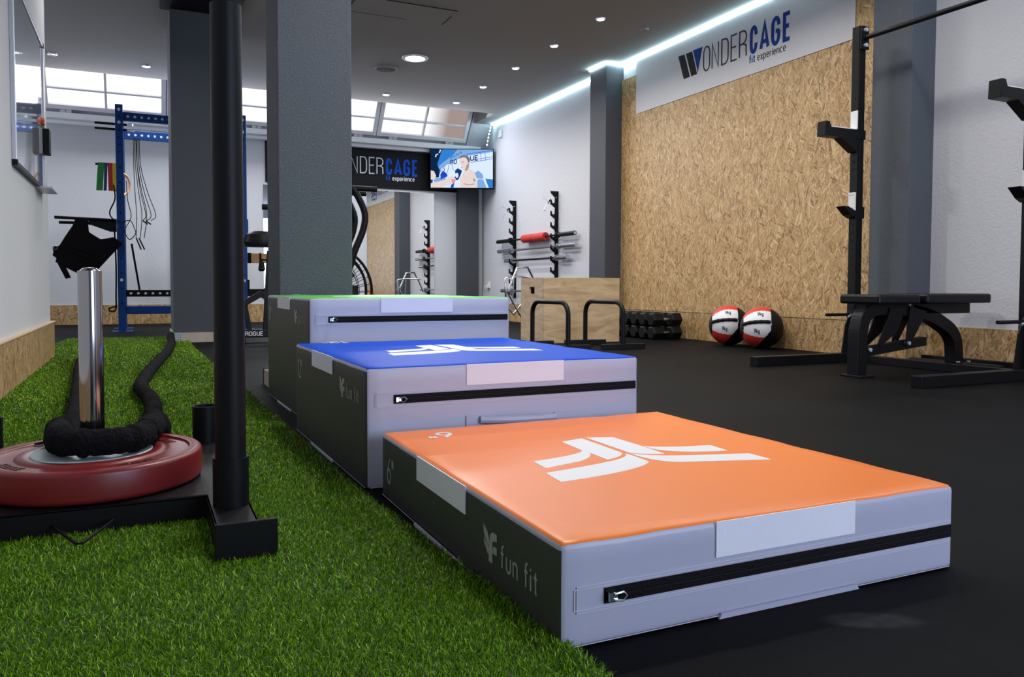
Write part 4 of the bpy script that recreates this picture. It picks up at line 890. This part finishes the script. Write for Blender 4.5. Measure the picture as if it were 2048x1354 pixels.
# hex trap bar leaning against the wall
tb = thing('trap_bar', 'chrome hexagonal trap bar propped against the wall behind the wooden box', 'trap bar', (4.3, 8.9, 0))
PT = lambda u, v: (u*.00063*9.0, 0, (571-v)/1580*9.0+.5-.0)
def tp(u, v, dy_=0): return ((u-1060)*.00615, dy_, .5+(571-v)/1580*9.2)
g = MB(); g.tube([tp(1068, 600), tp(1040, 632), tp(1024, 612), tp(1022, 556), tp(1026, 553), tp(1042, 551, .1), tp(1075, 551, .2), tp(1084, 553, .1)], .013, 10); g.tube([tp(1030, 578), tp(1048, 533), tp(1072, 531), tp(1086, 556), tp(1100, 590)], .014, 10); g.tube([tp(1028, 585), tp(1048, 622), tp(1060, 640)], .012, 10)
g.build('hex_frame', 'chrome', tb, True); g = MB().cyl(tp(1030, 583, -.02), tp(1030, 583, -.10), .035, 16); g.build('sleeve', 'steel', tb, True)
MB().tube([tp(1045, 552, .05), tp(1040, 630, .05)], .010, 8).build('grip', 'steel', tb, True)

# ------------------------------------------------------------------ plywood jump box
pb = thing('plywood_box', 'plywood jump box with a square hole standing behind the black parallettes', 'jump box', (3.144, 6.08, 0), R(-3))
bx = MB(); a_, b_, hh = .75, .51, .572
bx.box(.0, a_, 0, .018, 0, hh); g1 = bx.build('front_panel', 'ply', pb, bevel=.0015)
g = MB()
# left panel with hole (normal -X)
hy0, hy1, hz0, hz1 = .20, .315, .43, .49
for q in ((0, hy0, 0, hh), (hy1, b_, 0, hh), (hy0, hy1, 0, hz0), (hy0, hy1, hz1, hh)): g.box(-.0, .018, max(q[0], .018), q[1], q[2], q[3])
g.build('side_panel', 'ply_light', pb)
MB().box(a_-.018, a_, .018, b_, 0, hh).build('side_panel', 'ply_light', pb); MB().box(.018, a_-.018, b_-.018, b_, 0, hh).build('back_panel', 'ply', pb); MB().box(.018, a_-.018, .018, b_-.018, hh-.018, hh).build('top_panel', 'ply_light', pb)
# ------------------------------------------------------------------ parallettes
def parallette(label, X0, Y0, X1, Y1, first=None):
    t = thing('parallette', label, 'parallette', (0, 0, 0), 0, 'pair of parallettes'); r_ = .019; Z = .372; k_ = .10; a = Vector((X0, Y0, 0)); b = Vector((X1, Y1, 0)); d = (b-a).normalized()
    up = Vector((0, 0, 1)); pts = [a+up*.03]+[a+d*(k_*(1-math.cos(q)))+up*(Z-k_+k_*math.sin(q)) for q in np.linspace(0, PI/2, 8)]+[b-d*(k_*(1-math.cos(q)))+up*(Z-k_+k_*math.sin(q)) for q in np.linspace(PI/2, 0, 8)]+[b+up*.03]
    MB().tube(pts, r_, 16).build('bar', 'black_steel', t, True)
    for c in (a, b):
        e = Vector((math.cos(R(-8)), math.sin(R(-8)), 0))*.185; MB().bar(c-e+up*.021, c+e+up*.021, .04, .042).build('foot', 'black_steel', t, bevel=.002)
parallette('black steel parallette on the right, in front of the plywood box', 3.452, 5.30, 3.415, 5.83)
parallette('black steel parallette on the left, its feet partly behind the blue block', 2.98, 5.35, 2.936, 5.88)

# ------------------------------------------------------------------ medicine balls
def ball(label, x, y, rz):
    r_ = .168; t = thing('medicine_ball', label, 'medicine ball', (x, y, r_), rz, 'medicine balls by the wood panelling')
    bm = bmesh.new(); bmesh.ops.create_uvsphere(bm, u_segments=160, v_segments=96, radius=r_)
    bm.normal_update()
    for f in bm.faces:
        c = f.calc_center_median().normalized(); # axis X is the side cap axis
        a = math.degrees(math.atan2(c.z, -c.y)) # 0 = front
        if c.x > (.36 if c.z > -.05 else .36+(c.z+.05)*.75): f.material_index = 2
        elif c.x < -.86: f.material_index = 2
        elif -24 < a < 56: f.material_index = 1
        elif a >= 56 and a < 110 or a <= -24 and a > -95: f.material_index = 0
        else: f.material_index = 2
    me = bpy.data.meshes.new('shell'); bm.to_mesh(me); bm.free(); me.shade_smooth()
    for q in ('ball_red', 'ball_white', 'ball_black'): me.materials.append(MATS[q])
    o = bpy.data.objects.new('shell', me); COL.objects.link(o); o.parent = t
    g = MB(); pts = []
    for i in range(15):
        th = R(-60+i*5.6*1.4); x_ = math.sin(th); s__ = math.cos(th); el = R(19)
        pts.append(Vector((x_, -s__*math.cos(el), s__*math.sin(el)))*(r_+.001))
    pts = [q for q in pts if q.x < r_*.40]
    g.tube(pts, [.0135+.0025*(i % 2) for i in range(len(pts))], 8); g.build('laced_seam', 'black_rubber', t, True)
    g = MB()
    def BF(el, az): 
        def F(u, v, w_):
            e2 = el+v/r_; a2 = az+u/r_; return Vector((math.sin(a2), -math.cos(a2)*math.cos(e2), math.cos(a2)*math.sin(e2)))*(r_+.0008+w_)
        return F
    text(g, '9kg', 0, 0, .034, BF(R(-12), R(-24)), .0045, .8, .14, .0006); text(g, '9kg', 0, 0, .034, BF(R(38), R(-14)), .0045, .8, .14, .0006); g.build('lettering', 'ink_black', t)
ball('red, white and black medicine ball, the right one, marked 9kg', 4.525, 4.92, R(-38)); ball('red, white and black medicine ball, the left one, marked 9kg', 4.525, 5.31, R(-36))

# ------------------------------------------------------------------ dumbbells
def dumbbell_proto():
    t = thing('dumbbell', 'd', 'dumbbell', (0, 0, 0), 0, 'hex dumbbells in two layers by the pillar'); hx = .07
    for s_ in (-1, 1):
        m_ = Matrix.Translation((s_*.105, 0, hx*.866)) @ Matrix.Rotation(R(90), 4, 'Y') @ Matrix.Rotation(R(30), 4, 'Z')
        MB().lathe([(0, -.058), (hx*.8, -.058), (hx, -.045), (hx, .045), (hx*.8, .058), (0, .058)], seg=6, M=m_).build('head', 'black_rubber', t, bevel=.004)
    MB().cyl((-.05, 0, hx*.866), (.05, 0, hx*.866), .016, 14).build('grip', 'steel', t, True)
    return t
d0 = dumbbell_proto(); pos = []
for lay in (0, 1):
    for k_ in range(6): pos.append((4.455, 6.13+k_*.145, .0015+lay*.1235, lay, k_))
od = ['nearest', 'second', 'third', 'fourth', 'fifth', 'farthest']
for i, (x, y, z, lay, k_) in enumerate(pos):
    l = 'black hex dumbbell, %s in the %s layer by the pillar' % (od[k_]+(' from the front' if 0 < k_ < 5 else ''), 'upper' if lay else 'bottom')
    if i == 0: d0.location = (x, y, z); d0['label'] = l
    else: dup(d0, (x, y, z), 0, l)

# ------------------------------------------------------------------ squat stand
def stand():
    t = thing('squat_stand', 'black squat stand with pull-up bar in front of the right wall', 'squat stand', (0, 0, 0))
    for y0, y1 in ((3.80, 3.86), (2.65, 2.71)):
        ym = (y0+y1)/2
        up = MB().box(4.29, 4.35, y0, y1, .06, 2.215).build('upright', 'black_steel', t, bevel=.003)
        for k_ in range(26):
            z = .55+k_*.052
            if 1.40 < z < 1.66 or z > 1.86: continue
            MB().cyl((4.2888, ym, z), (4.291, ym, z), .010, 10).build('hole', 'hole_dark', up)
        MB().box(3.46, 4.66, ym-.03, ym+.03, 0, .06).build('floor_rail', 'black_steel', t, bevel=.003)
        MB().prism([(4.29, .34), (4.29, .06), (4.215, .06), (4.245, .25)], lambda u, v, w_: Vector((u, ym-.004+w_, v)), .008).build('gusset', 'black_steel', t)
        a = MB().box(4.00, 4.36, y0-.004, y1+.004, 1.475, 1.535); a.prism([(3.995, 1.475), (4.0, 1.57), (4.035, 1.57), (4.05, 1.535), (4.0, 1.535)], lambda u, v, w_: Vector((u, y0-.004+w_, v)), y1-y0+.008)
        a.prism([(4.29, 1.475), (4.29, 1.39), (4.275, 1.39), (4.14, 1.475)], lambda u, v, w_: Vector((u, y0-.004+w_, v)), y1-y0+.008); sa = a.build('spotter_arm', 'black_steel', t, bevel=.002)
        MB().box(4.06, 4.28, y0, y1, 1.535, 1.541).build('liner', 'white_plastic', sa)
        sp_ = MB().box(4.278, 4.288, y0-.002, y0+.05, 1.54, 1.66).build('liner', 'white_plastic', sa); 
        g = MB().prism([(4.36, 1.03), (4.36, .955), (4.285, .955), (4.24, .975), (4.175, 1.03), (4.215, 1.03), (4.285, 1.0), (4.285, 1.03)], lambda u, v, w_: Vector((u, y0-.005+w_, v)), y1-y0+.01); jc = g.build('j_hook', 'black_steel', t)
        MB().box(4.272, 4.284, y0-.002, y0+.05, 1.005, 1.125).build('liner', 'white_plastic', jc)
        g = MB()
        for z in (1.02, 1.11): g.cyl((4.270, y0+.014, z), (4.273, y0+.014, z), .004, 8); g.cyl((4.270, y0+.036, z), (4.273, y0+.036, z), .004, 8)
        g.build('screw', 'steel', jc)
        MB().cyl((4.07, ym, .315), (4.29, ym, .315), .010, 12).build('storage_peg', 'black_tube', t, True)
        for z in (2.185, 2.085): MB().cyl((4.325, y0-.030, z), (4.325, y0-.001, z), .013, 12).build('bolt', 'zinc', t)
        MB().cyl((4.262, ym, .30), (4.29, ym, .315), .012, 6).build('spring_pin', 'zinc', t)
    MB().box(4.625, 4.675, 2.60, 3.90, .0, .055).build('rear_crossmember', 'black_steel', t, bevel=.003)
    MB().box(4.29, 4.35, 2.71, 3.80, 0, .05).build('lower_crossmember', 'black_steel', t, bevel=.003)
    MB().cyl((4.325, 3.80, 2.135), (4.325, 2.71, 2.125), .0165, 20).build('pull_up_bar', 'black_tube', t, True)
    for y in (3.79, 2.72): MB().box(4.29, 4.36, y-.004, y+.004, 2.06, 2.21).build('end_plate', 'black_steel', t)
stand()

# ------------------------------------------------------------------ adjustable bench
def bench():
    t = thing('weight_bench', 'black padded flat weight bench standing between the squat stand posts', 'bench', (0, 3.16, 0))
    def pad(name, x0, x1, hw, z0, z1, taper=0):
        g = MB(); r_ = .02; n_ = 10
        poly = [(x0, -hw), (x1-.04, -hw), (x1, -hw+.04), (x1, hw-.04), (x1-.04, hw), (x0, hw)]
        g.prism(poly, lambda u, v, w_: Vector((u, v, z0+w_)), z1-z0); return g.build(name, 'black_vinyl', t, bevel=.012)
    pad('seat_pad', 3.60, 3.965, .135, .405, .458); pad('back_pad', 3.975, 4.565, .14, .408, .462)
    MB().box(4.0, 4.49, -.035, .035, .345, .405).build('back_frame', 'black_steel', t, bevel=.003); MB().box(3.62, 3.96, -.03, .03, .37, .405).build('seat_frame', 'black_steel', t)
    path = [(3.595, .01), (3.60, .22), (3.608, .28), (3.63, .335), (3.68, .368), (3.74, .378), (3.95, .372), (4.15, .335), (4.27, .285), (4.34, .245), (4.385, .19), (4.40, .12), (4.405, .05)]
    P = smooth_path([(x, 0, z) for x, z in path], 4); g = MB(); A = None; w2, h2 = .035, .038
    for i, p_ in enumerate(P):
        d = (P[min(i+1, len(P)-1)]-P[max(i-1, 0)]).normalized(); nn = Vector((-d.z, 0, d.x)); ring = [g.bm.verts.new(p_+nn*h2*a+Vector((0, w2*b_, 0))) for a, b_ in ((1, -1), (1, 1), (-1, 1), (-1, -1))]
        if A: 
            for k_ in range(4): g.bm.faces.new((A[k_], A[(k_+1) % 4], ring[(k_+1) % 4], ring[k_]))
        else: g.bm.faces.new(ring)
        A = ring
    g.bm.faces.new(A[::-1]); g.build('main_frame', 'black_steel', t, bevel=.004)
    MB().box(3.545, 3.66, -.07, .07, 0, .012).build('front_foot', 'black_rubber', t, bevel=.003)
    MB().box(4.375, 4.435, -.29, .29, .0, .055).build('rear_foot', 'black_steel', t, bevel=.006)
    MB().bar((3.63, 0, .135), (4.13, 0, .185), .05, .05).build('ladder_rail', 'black_steel', t, bevel=.002)
    for y in (-.045, .045):
        MB().prism([(3.96, .39), (4.10, .36), (3.965, .165), (3.94, .165), (3.93, .19)], lambda u, v, w_: Vector((u, y+w_, v)), .006).build('brace', 'black_steel', t)
        MB().prism([(3.80, .38), (3.92, .38), (3.86, .25), (3.73, .165), (3.705, .18), (3.76, .28)], lambda u, v, w_: Vector((u, y+w_, v)), .006).build('brace', 'black_steel', t)
    g = MB().cyl((3.95, -.055, .18), (3.95, .055, .18), .011, 8); g.cyl((3.66, -.04, .15), (3.66, -.03, .15), .011, 8); g.cyl((3.86, -.04, .10), (3.86, -.03, .10), .001, 8); g.cyl((4.36, -.06, .056), (4.36, -.06, .062), .011, 8); g.cyl((4.45, -.06, .056), (4.45, -.06, .062), .011, 8)
    g.build('bolt', 'zinc', t)
    MB().cyl((3.94, -.05, .40), (3.94, -.06, .40), .008, 8).build('pivot_bolt', 'zinc', t)
    MB().cyl((3.715, .0, .165), (3.95, .0, .172), .008, 8).build('lock_bar', 'black_tube', t, True)
bench()
